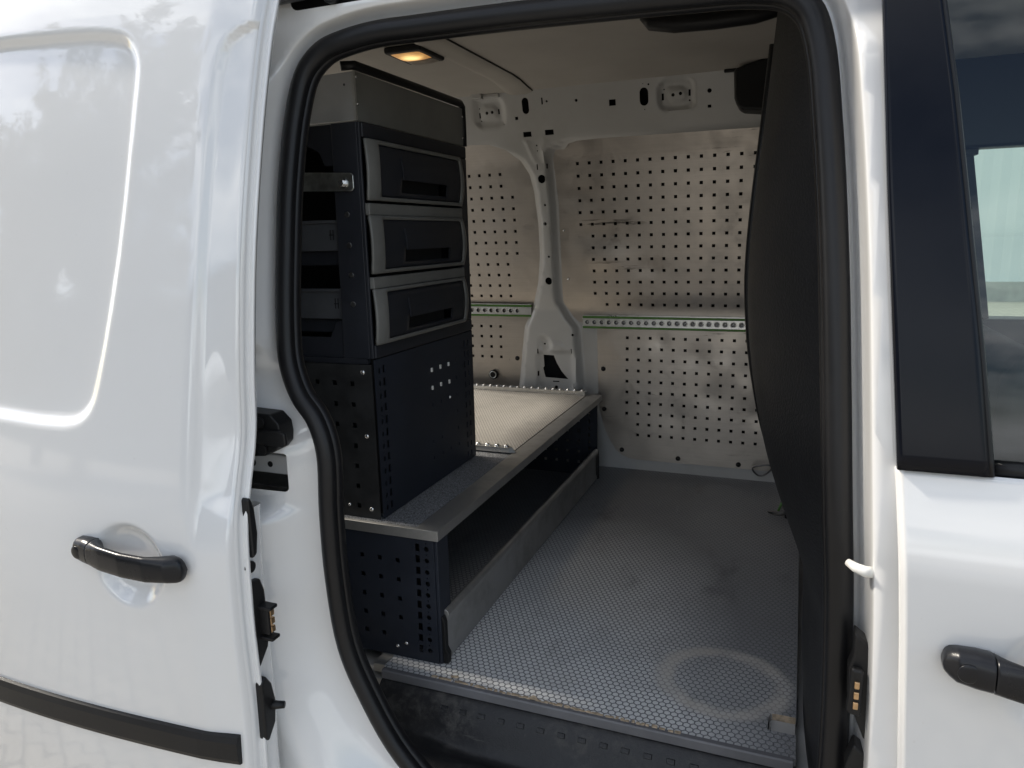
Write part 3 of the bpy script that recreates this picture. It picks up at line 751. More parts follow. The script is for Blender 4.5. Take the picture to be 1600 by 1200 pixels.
fs = [(j * n2 + i, j * n2 + i + 1, (j + 1) * n2 + i + 1, (j + 1) * n2 + i) for j in range(len(zz) - 1) for i in range(n2 - 1)]
fdoor = V_(mesh_obj('front_door', vs, fs, 'paint', None, smooth=True, solid=.010, soff=-1 if False else 1))
fdoor.modifiers['solid'].offset = -1
def trim_right(z): return np.interp(z, [.556, .670, .801, .927, 1.023, 1.2], [.189, .174, .155, .137, .121, .09])
zs_ = np.linspace(.5535, 1.19, 40)
grid_surf('pillar_trim', np.linspace(0, 1, 14), zs_, lambda u, z: (float(fd_edge(z) + .001 + (trim_right(z) - .004 - fd_edge(z)) * u), float(-.047 + lean(z)), z), 'gloss', fdoor, solid=.012, soff=0)
grid_surf('window_seal', np.linspace(-1, 1, 7), zs_, lambda u, z: (float(trim_right(z) - .001 + .0024 * u), float(-.047 + lean(z) - .002 * (1 - u * u)), z), 'rubber', fdoor, solid=.003, soff=0)
grid_surf('belt_strip', np.linspace(.1905, .95, 30), np.linspace(-1, 1, 7), lambda x, u: (x, float(-.036 + lean(.56) - .006 * (1 - u * u)), .559 + .006 * u - .02 * (x - .19) * .0), 'black', fdoor, solid=.006, soff=0)
wp = grid_surf('window_pane', np.linspace(0, 1, 20), zs_, lambda u, z: (float(trim_right(z) + (.95 - trim_right(z)) * u), float(-.036 + lean(z) - .02 * u * (1 - u)), z), 'glass', fdoor)
make_handle(fdoor, .157, .3625, -.0555, 1, -.05, None)
# rear edge frame of the front door and pillar contact plate
b = MB(); b.prism([(.080, .348), (.094, .336), (.1005, .318), (.1045, .215), (.0985, .210), (.087, .238), (.078, .262), (.076, .300), (.080, .318)], -.012, .012, 'y')
cp = V_(b.build('contact_plate_block', 'black', None, bevel=.004))
b = MB(); b.prism([(.078, .308), (.092, .306), (.092, .246), (.076, .250)], -.022, -.012, 'y'); b.build('contact_socket', 'black', cp, bevel=.004)
for i in range(3): MB().box(.0825, .0880, -.0245, -.0215, .258 + .013 * i, .267 + .013 * i).build('contact_plate', 'copper', cp, bevel=.001)
b = MB(); b.prism([(.088, .205), (.100, .196), (.108, .165), (.106, .09), (.086, .10), (.080, .175)], -.014, .012, 'y')
V_(b.build('guide_socket', 'black', None, bevel=.004))
b = MB(); b.tube([(.091, -.026, .430), (.083, -.028, .431), (.074, -.024, .4325), (.067, -.016, .434)], [.0065, .0062, .0055, .0042], 10)
V_(b.build('rubber_stop', 'whiteplastic', None, smooth=True))
# rubber plug high on the pillar
V_(MB().dome((.018, .060, 1.090), (0, -1, 0), .014, .012, 16).build('pillar_plug', 'black', None, smooth=True))

# ------------------------------------------------------------------ far inner side wall of the cargo bay
REAR = [(-1.70, 1.098), (-1.041, 1.094), (-.956, 1.091), (-.898, 1.072), (-.859, 1.037), (-.833, .996), (-.822, .941), (-.815, .838), (-.818, .731), (-.831, .644), (-.855, .566), (-.880, .515), (-.892, .486), (-.902, .405), (-.914, .30), (-.918, .27), (-1.70, .27)]
UP = [(-.744, .575), (-.744, .613), (-.741, .765), (-.739, .904), (-.748, 1.037), (-.738, 1.062), (-.713, 1.092), (-.676, 1.105), (-.593, 1.109), (.06, 1.104), (.06, .507), (-.690, .507), (-.714, .528)]
LOW = [(-.629, .503), (-.626, .329), (-.624, .234), (-.612, .171), (-.598, .130), (-.580, .093), (-.562, .066), (-.540, .048), (-.515, .039), (-.485, .036), (.06, .037), (.06, .503)]
PILL_L = [(.27, -.918), (.30, -.914), (.405, -.902), (.486, -.892), (.566, -.855), (.644, -.831), (.731, -.818), (.838, -.815), (.941, -.822), (.996, -.833), (1.037, -.859), (1.09, -.95), (1.25, -1.0)]
PILL_R = [(.27, -.672), (.486, -.690), (.528, -.722), (.575, -.750), (.613, -.752), (.765, -.749), (.904, -.747), (1.037, -.752), (1.062, -.742), (1.10, -.66), (1.25, -.6)]
def rr_sdf(x, z, cx, cz, w, h, r):
    qx = np.abs(x - cx) - w / 2 + r; qz = np.abs(z - cz) - h / 2 + r
    return np.hypot(np.maximum(qx, 0), np.maximum(qz, 0)) + np.minimum(np.maximum(qx, qz), 0) - r
def wall_y(x, z):
    y = far_y(z)
    xl = np.interp(z, [a for a, _ in PILL_L], [c for _, c in PILL_L]); xr = np.interp(z, [a for a, _ in PILL_R], [c for _, c in PILL_R])
    pill = ss(0, .022, x - xl) * ss(0, .022, xr - x) * ss(.10, .20, z) * (1 - ss(1.05, 1.10, z))
    y = y - .026 * pill - .004
    hdr = ss(1.05, 1.10, z); y = y - .022 * hdr
    ridge = ss(.0, .012, 1.120 + .02 * ss(-.9, -.7, x) - z) * 0
    # stamped pads
    for cx, cz in ((-.937, 1.183), (-.354, 1.187)):
        y = y + .009 * ss(.003, -.004, rr_sdf(x, z, cx, cz, .098, .078, .022)) - .006 * ss(.003, -.003, rr_sdf(x, z, cx, cz, .052, .036, .015))
    # handhole pan at the foot of the pillar
    y = y + .009 * ss(.004, -.004, rr_sdf(x, z, -.772, .335, .128, .140, .018))
    y = y + .007 * ss(.004, -.003, rr_sdf(x, z, -.810, .430, .034, .050, .014))
    y = y - .004 * ss(.003, -.002, rr_sdf(x, z, -.764, .421, .040, .030, .008))
    # V rib in the pillar head
    d = np.minimum(seg_dist(x, z, [(-.822, 1.090), (-.800, 1.030)], False), seg_dist(x, z, [(-.765, 1.090), (-.772, 1.030)], False))
    y = y - .004 * ss(.008, .001, d)
    return y
wh = [sq(-.818, 1.112, .027, .015), sq(-.745, 1.113, .028, .015), circ(-.784, .977, .013, 18), sq(-.796, 1.014, .004, .017), sq(-.765, 1.016, .004, .015),
      circ(-.779, .896, .0040, 10), circ(-.783, .837, .0055, 12), circ(-.778, .730, .0040, 10), circ(-.784, .649, .0125, 18), circ(-.791, 1.078, .0025, 8), circ(-.790, 1.062, .002, 8),
      rrect(-.814, 1.193, .022, .046, .0108), sq(-.847, 1.160, .010, .009), sq(-.759, 1.202, .005, .019), circ(-.744, 1.200, .0035, 8), circ(-.651, 1.195, .0045, 10), sq(-.541, 1.180, .020, .017),
      rrect(-.447, 1.188, .025, .048, .0122), circ(-.262, 1.188, .0060, 12), sq(-.262, 1.148, .010, .008), circ(-.433, 1.219, .0030, 8), circ(-.446, 1.154, .0016, 8), circ(-.814, 1.226, .0016, 8), circ(-.449, 1.222, .0014, 8),
      circ(-.946, 1.183, .0048, 10), circ(-.928, 1.184, .0048, 10), sq(-.973, 1.178, .005, .016), sq(-.907, 1.185, .005, .015), circ(-.972, 1.198, .0022, 8), circ(-.970, 1.162, .0022, 8),
      circ(-.364, 1.186, .0048, 10), circ(-.343, 1.188, .0048, 10), sq(-.394, 1.184, .006, .018), sq(-.318, 1.189, .006, .017), circ(-.390, 1.203, .0022, 8), circ(-.318, 1.169, .0028, 8),
      [(-.818, .392), (-.780, .391), (-.770, .366), (-.752, .336), (-.728, .309), (-.812, .312), (-.820, .345), (-.815, .352)],
      circ(-.709, .465, .0045, 10), sq(-.836, .405, .004, .018), sq(-.715, .408, .004, .018), sq(-.836, .325, .004, .018), sq(-.706, .285, .004, .018), sq(-.773, .299, .024, .0045), sq(-.812, .431, .007, .006), circ(-.772, .278, .0065, 12)]
def shrink(poly, d):
    L = np.array(poly); c = normals2(poly); return [tuple(p - n * d) for p, n in zip(L, c)]
UPI = [(-.722, .575), (-.722, .613), (-.720, .765), (-.718, .904), (-.722, 1.030), (-.714, 1.058), (-.690, 1.078), (-.66, 1.084), (-.593, 1.086), (.055, 1.084), (.055, .535), (-.69, .535), (-.71, .55)]
LOWI = [(-.605, .482), (-.602, .329), (-.600, .240), (-.588, .175), (-.560, .108), (-.535, .078), (-.50, .066), (.055, .064), (.055, .482)]
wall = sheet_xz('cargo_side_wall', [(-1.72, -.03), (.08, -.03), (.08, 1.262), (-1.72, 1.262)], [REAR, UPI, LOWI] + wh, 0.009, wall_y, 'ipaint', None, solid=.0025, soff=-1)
V_(wall)
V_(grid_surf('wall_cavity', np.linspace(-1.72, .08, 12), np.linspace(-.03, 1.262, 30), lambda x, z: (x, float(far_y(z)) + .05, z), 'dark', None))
HS = .0097
hol = [sq(-.669 + .0381 * i, 1.019 - .0375 * r, HS) for r in range(13) for i in range(0 if r < 6 else (1 if r < 12 else 2), 19)]
def panel_y(x, z): return far_y(z) - .0085
dent = [(-.30, .40, .05, .010), (-.20, .36, .06, -.008), (-.42, .45, .04, .006), (-.25, .27, .05, .009), (-.14, .30, .05, -.008), (-.36, .20, .06, .006), (-.10, .22, .04, .008)]
def low_y(x, z):
    y = far_y(z) - .0085
    for cx, cz, r, a in dent: y = y + a * .38 * np.exp(-((x - cx) ** 2 + (z - cz) ** 2) / r ** 2 * 2)
    return y
def up_y(x, z):
    y = far_y(z) - .0085
    for cx, cz, r, a in ((-.62, .80, .09, .006), (-.58, .72, .07, -.006), (-.45, .69, .05, .004), (-.66, .92, .08, .006)): y = y + a * np.exp(-((x - cx) ** 2 / r ** 2 + (z - cz) ** 2 / (r * .5) ** 2))
    return y
pu = V_(sheet_xz('wall_panel', UP, hol, 0.014, up_y, 'panel', None, solid=.002, soff=-1)); pu['label'] = 'upper perforated aluminium wall lining behind the bulkhead'
hol = [sq(-.525 + .0382 * i, .458 - .0371 * r, HS) for r in range(10) for i in range(0 if r < 8 else 1, 15)]
pl = V_(sheet_xz('wall_panel', LOW, hol, 0.012, low_y, 'panel2', None, solid=.002, soff=-1)); pl['label'] = 'dented lower perforated aluminium wall lining'
hol = []
for r in range(12):
    for i in range(-15, 5):
        x = -1.0525 + .0376 * i
        if i > (3 if r < 2 or r > 7 else 4): continue
        hol.append(sq(x, 1.001 - .0370 * r, HS))
for r in range(4):
    for i in range(-15, 3): hol.append(sq(-1.0625 + .0373 * i, .484 - .0368 * r, HS))
RO = [(x + (.02 if x > -1.6 else 0), z + (.012 if z > .9 else (-.0 if z > .3 else -.02))) for x, z in REAR]
pr_ = V_(sheet_xz('wall_panel', RO, hol, 0.014, lambda x, z: far_y(z) + .004, 'panel', None, solid=.002, soff=-1)); pr_['label'] = 'rear perforated aluminium wall lining beside the pillar'
def screws(pts, parent, mat, r, h, yf):
    for x, z in pts: MB().dome((x, float(yf(x, z)) - .0005, z), (0, -1, 0), r, h, 12, 3).build('screw', mat, parent, smooth=True)
screws([(-.625, 1.097), (-.322, 1.100), (-.728, .815), (-.722, .655)], pu, 'bolt', .0045, .003, up_y)
screws([(-.607, .349), (-.604, .208), (-.541, .067), (-.349, .053), (-.154, .050)], pl, 'black', .0085, .006, low_y)
screws([(-.926, .371)], pr_, 'black', .0085, .006, lambda x, z: far_y(z) + .004)
yb = 1.534
b = MB(); b.cyl((-1.017, yb, .309), (0, -1, 0), .018, .014, 8); b.build('cable_grommet', 'black', pr_, bevel=.002)
MB().tube([(-1.017 + .012 * math.cos(2 * PI * i / 20), yb - .014, .309 + .012 * math.sin(2 * PI * i / 20)) for i in range(20)], .0022, 8, True).build('grommet_ring', 'zinc', pr_, smooth=True)
# lashing rails
def rail(x0, x1, z0, z1, yb):
    h = z1 - z0; zc = (z0 + z1) / 2; holes = []; n = int((x1 - x0 - .02) / .0250)
    V, F = None, None
    root = V_(MB().box(x0, x1, yb - .002, yb, z0 + .001, z1 - .001).build('lashing_rail', 'steel', None))
    for zs, s in ((z1 - .0045, 1), (z0 + .0045, -1)):
        MB().box(x0 + .001, x1, yb - .0105, yb - .002, zs - .0038, zs + .0038).build('green_edge', 'green', root, bevel=.001)
        MB().box(x0, x1, yb - .0125, yb - .002, zs - s * .0052 - .0013, zs - s * .0052 + .0013).build('rail_lip', 'alubright', root)
    MB().box(x0, x1, yb - .0085, yb - .002, z1 - .0006, z1 + .0022).build('rail_lip', 'alubright', root)
    hh = []
    for i in range(n):
        cx = x0 + .016 + i * .0250
        if cx < x1 - .015: hh.append([(cx + .0078 * math.cos(2 * PI * k / 12), zc + .0078 * math.sin(2 * PI * k / 12)) for k in range(12)])
    V, F = sheet2d([(x0 + .001, z0 + .0105), (x1, z0 + .0105), (x1, z1 - .0105), (x0 + .001, z1 - .0105)], hh, .03)
    mesh_obj('slotted_web', [(p[0], yb - .009, p[1]) for p in V], F, 'alubright', root, solid=.0025, soff=0)
    b = MB()
    for h in hh:
        cx = sum(p[0] for p in h) / 12
        b.tube([(cx + .0082 * math.cos(2 * PI * k / 14), yb - .0105, zc + .0082 * math.sin(2 * PI * k / 14)) for k in range(14)], .0013, 6, True)
        b.dome((cx, yb - .002, zc), (0, -1, 0), .0035, .003, 8, 3)
    b.build('slot_rim', 'alubright', root, smooth=True)['kind'] = 'stuff'
    return root
rail(-.676, .05, .488, .531, 1.518)
rail(-1.68, -.862, .522, .565, 1.524)

# ------------------------------------------------------------------ ceiling
def ceil_z(x, y): return 1.252 - .020 * ss(1.20, 1.40, y) - .03 * ss(.30, .10, y)
hl = V_(grid_surf('headliner', np.linspace(-.790, .10, 24), np.linspace(.08, 1.395, 40), lambda x, y: (x, y, float(ceil_z(x, y))), 'felt', None)); hl['label'] = 'front grey felt roof lining'
V_(grid_surf('headliner', np.linspace(-1.75, -.862, 24), np.linspace(.08, 1.395, 40), lambda x, y: (x, y, float(ceil_z(x, y))), 'felt', None))
V_(grid_surf('roof_bow', np.linspace(-.870, -.786, 9), np.linspace(.08, 1.395, 40), lambda x, y: (x, y, float(ceil_z(x, y)) - .009 + .006 * (abs(x + .828) / .042) ** 4), 'felt', None))
V_(MB().tube([(-.787, y, float(ceil_z(0, y)) - .002) for y in np.linspace(.08, 1.39, 20)], .0022, 6).build('lining_edge', 'black', None))
b = MB(); b.box(-.985, -.950, 1.335, 1.372, 1.222, 1.242); b.box(-.950, -.895, 1.345, 1.372, 1.224, 1.236)
V_(b.build('roof_clip', 'ipaint', None, bevel=.003))
# dome lamp
lamp = V_(MB().box(-.960, -.858, .775, .905, 1.236, 1.253).build('dome_lamp', 'black', None, bevel=.006))
def bow(x0, x1, y0, y1, zt, mat, name):
    return grid_surf(name, np.linspace(x0, x1, 10), np.linspace(y0, y1, 10), lambda x, y: (x, y, zt - .008 * (1 - ((2 * (x - x0) / (x1 - x0) - 1) ** 4)) * (1 - ((2 * (y - y0) / (y1 - y0) - 1) ** 4)) + .001), mat, lamp)
bow(-.950, -.868, .785, .858, 1.236, 'lens', 'lamp_lens')
bow(-.950, -.868, .862, .897, 1.236, 'lens2', 'lamp_cover')
ld = bpy.data.lights.new('lamp_light', 'AREA'); ld.shape = 'RECTANGLE'; ld.size = .07; ld.size_y = .06; ld.energy = 0.14; ld.spread = math.radians(125); ld.color = (1.0, .72, .40)
lo_ = bpy.data.objects.new('lamp_light', ld); COL.objects.link(lo_); lo_.location = (-.909, .82, 1.218); lo_.parent = lamp
# dark roof grip
b = MB(); b.tube([(-.335, .80, 1.252), (-.32, .80, 1.236), (-.27, .802, 1.228), (-.19, .805, 1.226), (-.11, .808, 1.228), (-.06, .81, 1.236), (-.045, .81, 1.252)], [.012, .016, .018, .018, .018, .016, .012], 12)
V_(b.build('roof_grip', 'black', None, smooth=True))

# ------------------------------------------------------------------ bulkhead between cab and cargo bay
BZ = [(-.03, .045), (.095, .037), (.20, .033), (.273, .026), (.312, .012), (.351, -.005), (.394, -.022), (.449, -.040), (.504, -.053), (.569, -.065), (.634, -.073), (.708, -.078), (.780, -.077), (.860, -.072), (.966, -.063), (1.085, -.054), (1.18, -.047), (1.26, -.044)]
BZc = np.array(catmull(BZ, 6))
def bulk(u, z):
    xs_ = float(np.interp(z, BZc[:, 0], BZc[:, 1]))
    xn = float(np.interp(z, [-.03, .26, .474, .656, .914, 1.05, 1.26], [.075, .072, .062, .050, .030, .012, -.005])); yn = .055 + float(lean(z)) * .9
    if u < .5:
        t = u / .5; y = yn + (.42 - yn) * t; s = math.sin(t * PI / 2) ** .85
        x = xn + (xs_ - xn) * s
    elif u < .62:
        t = (u - .5) / .12; y = .42 + .06 * math.sin(t * PI / 2); x = xs_ + .05 * (1 - math.cos(t * PI / 2))
    else:
        t = (u - .62) / .38; y = .48 + (1.52 - .48) * t; x = max(xs_ + .05, .045) + (.06 - max(xs_ + .05, .045)) * ss(0, .4, t)
    return (x, y, z)
V_(grid_surf('bulkhead', np.linspace(0, 1, 60), np.linspace(-.03, 1.26, 90), bulk, 'leather', None, solid=.006, soff=1))
V_(MB().tube([(float(np.interp(z, BZc[:, 0], BZc[:, 1])) - .0065 + .02 * float(ss(.42, .30, z)), .505, z) for z in np.linspace(.30, 1.10, 60)], .0065, 8).build('bulkhead_edge', 'rubber', None, smooth=True))
b = MB(); b.prism([(-.192, 1.225), (-.188, 1.150), (-.180, 1.128), (-.165, 1.119), (-.06, 1.105), (.04, 1.10), (.04, 1.245), (-.12, 1.244)], 1.29, 1.375, 'y')
bt = V_(b.build('bulkhead_mount', 'black', None, bevel=.008))
MB().box(-.222, -.19, 1.34, 1.372, 1.228, 1.236).build('mount_tab', 'black', bt, bevel=.002)
# lashing rings near the bulkhead
def dring(c, s, rot, name='lashing_ring'):
    P = catmull([(0, 0, .0), (.018, 0, .016), (.036, 0, .022), (.040, 0, .012), (.030, 0, -.012), (.018, 0, -.016)], 4, True)
    R_ = Matrix.Rotation(rot[2], 3, 'Z') @ Matrix.Rotation(rot[1], 3, 'Y') @ Matrix.Rotation(rot[0], 3, 'X')
    o = MB().tube([R_ @ Vector(p) * s for p in P], .0022 * s, 8, True).build(name, 'steel', None, smooth=True)
    for v in o.data.vertices: v.co = v.co + Vector(c)
    return V_(o)
dring((-.108, 1.485, .055), 1.35, (.4, .3, .2))
r2 = dring((-.048, 1.215, .016), 1.1, (1.0, .15, .1))
MB().box(-.004, .030, 1.205, 1.235, .003, .020).build('ring_base', 'black', r2, bevel=.004)
b = MB(); b.tube([(-.022, 1.235, .012), (-.014, 1.242, .034), (.002, 1.245, .032), (.020, 1.25, .010)], [.003, .0045, .0045, .003], 8)
b.build('green_strap', 'green', r2, smooth=True)

# ------------------------------------------------------------------ cab behind the front window
V_(MB().box(.12, .30, 1.50, 1.58, .50, 1.24).box(.30, .43, 1.49, 1.57, .985, 1.24).build('far_pillar', 'black', None))
V_(MB().box(.30, 1.2, 1.48, 1.57, -.3, .545).build('far_door', 'black', None, bevel=.01))
V_(MB().box(.30, 1.2, 1.46, 1.54, 1.0, 1.24).build('far_roof_rail', 'black', None, bevel=.01))
def quadm(name, pts, mat): return V_(mesh_obj(name, pts, [(0, 1, 2, 3)], mat, None, solid=.004))
b = MB(); b.prism([(.28, .50), (.500, .53), (.418, 1.01), (.28, 1.05)], 1.50, 1.54, 'y'); V_(b.build('far_door_frame', 'black', None, bevel=.004))
quadm('far_window', [(.40, 1.53, .54), (1.2, 1.53, .54), (1.2, 1.50, 1.02), (.40, 1.50, 1.02)], 'farglass')
seat = V_(MB().prism([(.235, .06), (.30, .04), (.36, .10), (.345, .40), (.335, .58), (.315, .625), (.285, .635), (.258, .60), (.245, .40)], .26, .74, 'y').build('cab_seat', 'dark', None, bevel=.03, seg=4))
MB().box(.30, .80, .26, .74, .02, .14).build('seat_cushion', 'dark', seat, bevel=.04, seg=4)
MB().box(.245, .33, .38, .62, .68, .84).build('headrest', 'black', seat, bevel=.035, seg=4) if False else None
V_(MB().box(.95, 1.5, .0, 1.55, -.05, .50).build('dashboard', 'black', None, bevel=.08, seg=4))
V_(MB().tube([(.86 + .03 * math.sin(a), 1.10 + .17 * math.cos(a), .52 + .17 * math.sin(a)) for a in [2 * PI * i / 40 for i in range(40)]], .014, 10, True).build('steering_wheel', 'black', None, smooth=True))
V_(MB().box(.12, .95, .10, 1.48, 1.225, 1.262).build('cab_lining', 'felt', None))

# wheels
for x in (-1.35, 1.25):
    for y in (.02, 1.36):
        w = V_(MB().cyl((x, y, GZ + .31), (0, 1, 0), .31, .20, 40).build('wheel', 'tyre', None, bevel=.04, seg=4))
        MB().cyl((x, y - .004, GZ + .31), (0, 1, 0), .20, .208, 32).build('wheel_rim', 'steel', w, bevel=.01)

# ------------------------------------------------------------------ floor board in the cargo bay
V, F = sheet2d([(-.700, .214), (-.01, .206), (-.01, .270), (-.0105, .300), (-.006, .314), (.033, .316), (.037, 1.30), (.037, 1.524), (-1.72, 1.524), (-1.72, .30), (-.730, .30)], [], .06)
n = len(V)
edge_count = {}
for f in F:
    for i in range(len(f)):
        e = (f[i], f[(i + 1) % len(f)]); edge_count[tuple(sorted(e))] = edge_count.get(tuple(sorted(e)), 0) + 1
bf = [e for e, c in edge_count.items() if c == 1]
vs = [(p[0], p[1], 0.0) for p in V] + [(p[0], p[1], -.014) for p in V]
fs = list(F) + [tuple(i + n for i in f)[::-1] for f in F] + [(a, b_, b_ + n, a + n) for a, b_ in bf]
fb = mesh_obj('floor_board', vs, fs, 'floor')
tag(fb, 'worn grey honeycomb anti-slip floor board with round stain in cargo bay', 'floor board')
V_strip = MB().box(-.010, .033, .212, .268, -.0135, -.0002).build('floor_board_corner', 'floor', fb)
b = MB(); b.prism([(.2015, -.017), (.2125, -.017), (.2125, .0005), (.2035, .0005), (.2015, -.002)], -.700, .030, 'x')
b.build('edge_trim', 'trimgrey', fb, bevel=.0008)
MB().box(-.726, -.7005, .216, .300, -.016, .0012).build('edge_trim', 'alu', fb, bevel=.0008)
for i in range(4): MB().box(-.0045, .0325, .3140 - .0004 * i, .3150, -.013 + i * .0032, -.0106 + i * .0032).build('plywood_layer', 'wood', fb)
MB().box(-.0085, .032, .2685, .313, -.029, -.0120).build('floor_pocket', 'ipaint', fb)
# splintered bits along the front edge
for (x, y, s) in ((-.555, .222, 1.0), (-.395, .212, 1.1), (-.47, .2145, .4), (-.33, .2115, .4), (-.30, .2105, .5), (-.36, .2125, .35), (-.25, .2095, .3), (-.43, .213, .4)):
    pts = [(random.uniform(-.011, .011) * s, random.uniform(-.004, .004) * s, random.uniform(0, .006) * s + .001) for _ in range(9)]
    bm = bmesh.new()
    for p in pts: bm.verts.new((x + p[0], y + p[1], p[2]))
    bmesh.ops.convex_hull(bm, input=bm.verts)
    me = bpy.data.meshes.new('wood_splinter'); bm.to_mesh(me); bm.free(); me.materials.append(MT['wood'])
    o = bpy.data.objects.new('wood_splinter', me); link(o, fb)
b = MB()
for i in range(70):
    x = -.60 + i * .0066 + random.uniform(-.003, .003); y = .2135 - .0115 * (x + .70) * .9 + random.uniform(0, .002) + .002
    l = random.uniform(.004, .010); b.box(x, x + l, y - .0025, y + random.uniform(.0005, .0035), .0, random.uniform(.0008, .0025))
b.build('frayed_edge', 'wood', fb)

# ------------------------------------------------------------------ storage bench along the rear
bench = empty('storage_bench', (-1.0, .85, 0.0), 'low black storage bench with aluminium edge and open front', 'bench')
binv = Matrix.Translation((1.0, -.85, 0))
def B_(o): o.parent = bench; o.matrix_parent_inverse = binv; return o
B_(MB().box(-1.55, -.6105, .2585, 1.470, .254, .2705).build('bench_top', 'speckle', None))
b = MB(); b.prism([(-.592, .2535), (-.592, .2735), (-.640, .2735), (-.640, .2715), (-.5955, .2715), (-.5955, .2535)], .250, 1.447, 'y')
b.prism([(-.594, .2540), (-.594, .2725), (-.610, .2725), (-.610, .2540)], .2505, 1.4465, 'y')
B_(b.build('edge_trim', 'alu', None, bevel=.0008))
b = MB(); b.prism([(.2495, .2535), (.2495, .2732), (.258, .2732), (.258, .2535)], -1.3, -.5925, 'x'); B_(b.build('end_trim', 'alu', None, bevel=.0008))
eh = []
for r in range(11): eh.append(sq(-.6375 - .0003 * r, .2585 - .0232 * r, .0095, .0150)); eh.append(circ(-.6185 - .0003 * r, .2585 - .0232 * r - .0015, .0052, 10))
eh = [h for h in eh if min(p[1] for p in h) > .006 and max(p[1] for p in h) < .252]
for r in range(10): eh.append(circ(-.6190 - .0003 * r, .2455 - .0232 * r, .0017, 6))
for i in range(5):
    for r in range(6):
        if (i == 0 and r in (4, 5)): continue
        zc = .203 - .0395 * r
        if zc > .01: eh.append(sq(-.682 - .0395 * i, zc, .0090))
eh = [h for h in eh if min(p[1] for p in h) > .004 and max(p[1] for p in h) < .2525]
B_(sheet_xz('end_panel', [(-1.25, .001), (-.603, .001), (-.603, .2535), (-1.25, .2535)], eh, .03, lambda x, z: 0 * x + .2535, 'navy', None, solid=.002, soff=-1, smooth=False))
B_(MB().box(-.6035, -.5965, .2550, .300, .001, .2535).build('corner_post', 'navy', None, bevel=.002))
B_(MB().box(-1.25, -.61, .30, .302, .002, .2535).build('end_backing', 'dark', None))
for x, z in ((-.691, .024), (-.671, .033)): B_(MB().dome((x, .2515, z), (0, -1, 0), .0038, .003, 12).build('screw', 'bolt', None, smooth=True))
for z in (.044, .006): B_(MB().box(-.688, -.680, .2545, .2552, max(z - .004, .002), z + .004).build('hole_plug', 'plate', None))
# far end panel with holes that let the wall show through
fh = [sq(-.665 - .0395 * i, .225 - .036 * r, .0095) for i in range(7) for r in range(6)] + [sq(-.628, .235 - .0235 * r, .006, .011) for r in range(9)]
B_(sheet_xz('end_panel', [(-1.25, .001), (-.600, .001), (-.600, .2535), (-1.25, .2535)], fh, .03, lambda x, z: 0 * x + 1.415, 'navy', None, solid=.002, soff=-1, smooth=False))
B_(MB().box(-1.57, -1.55, .26, 1.45, .001, .2535).build('back_panel', 'navy', None))
b = MB()
pf = [(-.600, .001), (-.594, .001), (-.592, .006), (-.5955, .018), (-.5955, .076), (-.5895, .090), (-.5875, .097), (-.5900, .104), (-.5960, .1065), (-.602, .104), (-.6045, .097), (-.603, .088), (-.600, .080)]
b.prism(pf, .272, 1.382, 'y'); B_(b.build('front_lip', 'alu', None, bevel=.0012))
b = MB(); b.prism([(-.607, .001), (-.586, .001), (-.584, .022), (-.590, .034), (-.590, .085), (-.594, .098), (-.606, .098)], .2585, .2715, 'y'); B_(b.build('lip_end_cap', 'black', None, bevel=.002))
b = MB(); b.prism([(-.607, .001), (-.588, .001), (-.588, .08), (-.590, .098), (-.606, .098)], 1.3825, 1.395, 'y'); B_(b.build('lip_end_cap', 'black', None, bevel=.002))

# honeycomb tray with lashing profiles on the bench
trayo = empty('bench_tray', (-1.0, 1.1, .2735), 'pale honeycomb plate with studded aluminium edges on top of the bench', 'tray')
tinv = Matrix.Translation((1.0, -1.1, -.2735))
def T_(o): o.parent = trayo; o.matrix_parent_inverse = tinv; return o
T_(MB().box(-1.54, -.6405, .7595, 1.419, .2722, .2752).build('tray_plate', 'tray', None, bevel=.001))
for y0, x1 in ((.742, -.630), (1.4195, -.628)):
    b = MB(); b.box(-1.54, x1 - .016, y0, y0 + .017, .2745, .2875)
    b.add([(x1 - .016, y0, .2745), (x1 - .016, y0 + .017, .2745), (x1 - .016, y0 + .017, .2875), (x1 - .016, y0, .2875), (x1, y0 + .0085, .2745), (x1 - .012, y0 + .0085, .2875)], [(0, 1, 4), (0, 3, 5, 4), (1, 4, 5, 2), (3, 2, 5)])
    rl = T_(b.build('lashing_profile', 'alubright', None, bevel=.001))
    b = MB()
    for i in range(36): b.dome((x1 - .026 - i * .0256, y0 + .0085, .2872), (0, 0, 1), .0065, .0068, 10, 4)
    st = b.build('profile_stud', 'alubright', rl, smooth=True)

# ------------------------------------------------------------------ drawer cabinet on the bench
cab = empty('drawer_cabinet', (-.95, .49, .272), 'tall anthracite drawer cabinet with three grey drawers standing on the bench', 'cabinet')
cinv = Matrix.Translation((.95, -.49, -.272))
def C_(o): o.parent = cab; o.matrix_parent_inverse = cinv; return o
CX = -.722
# lower casing, front sheet with perforated borders
fh = []
for r in range(12):
    z = .560 - .0245 * r
    fh.append(circ(.2925, z, .0045, 10, .0060)); fh.append(sq(.308, z + .001, .0085, .0150))
    fh.append(sq(.664, z - .003, .0070, .0150)); fh.append(sq(.684, z - .003, .0060, .0130)); fh.append(circ(.2915, z - .0125, .0012, 6))
for y_ in (.616,):
    for r in range(6): fh.append(sq(y_, .525 - .0394 * r, .0045, .0085))
for y_, z in ((.491, .331), (.533, .330), (.574, .329), (.492, .367), (.534, .366), (.496, .448), (.536, .447)): fh.append(sq(y_, z, .0045, .0080))
V, F = sheet2d([(.277, .273), (.708, .273), (.708, .582), (.277, .582)], fh, .04)
C_(mesh_obj('lower_front', [(CX, p[0], p[1]) for p in V], F, 'navy', None, solid=.0018, soff=-1))
C_(MB().box(-1.18, CX - .012, .295, .700, .275, .582).build('lower_body', 'dark', None))
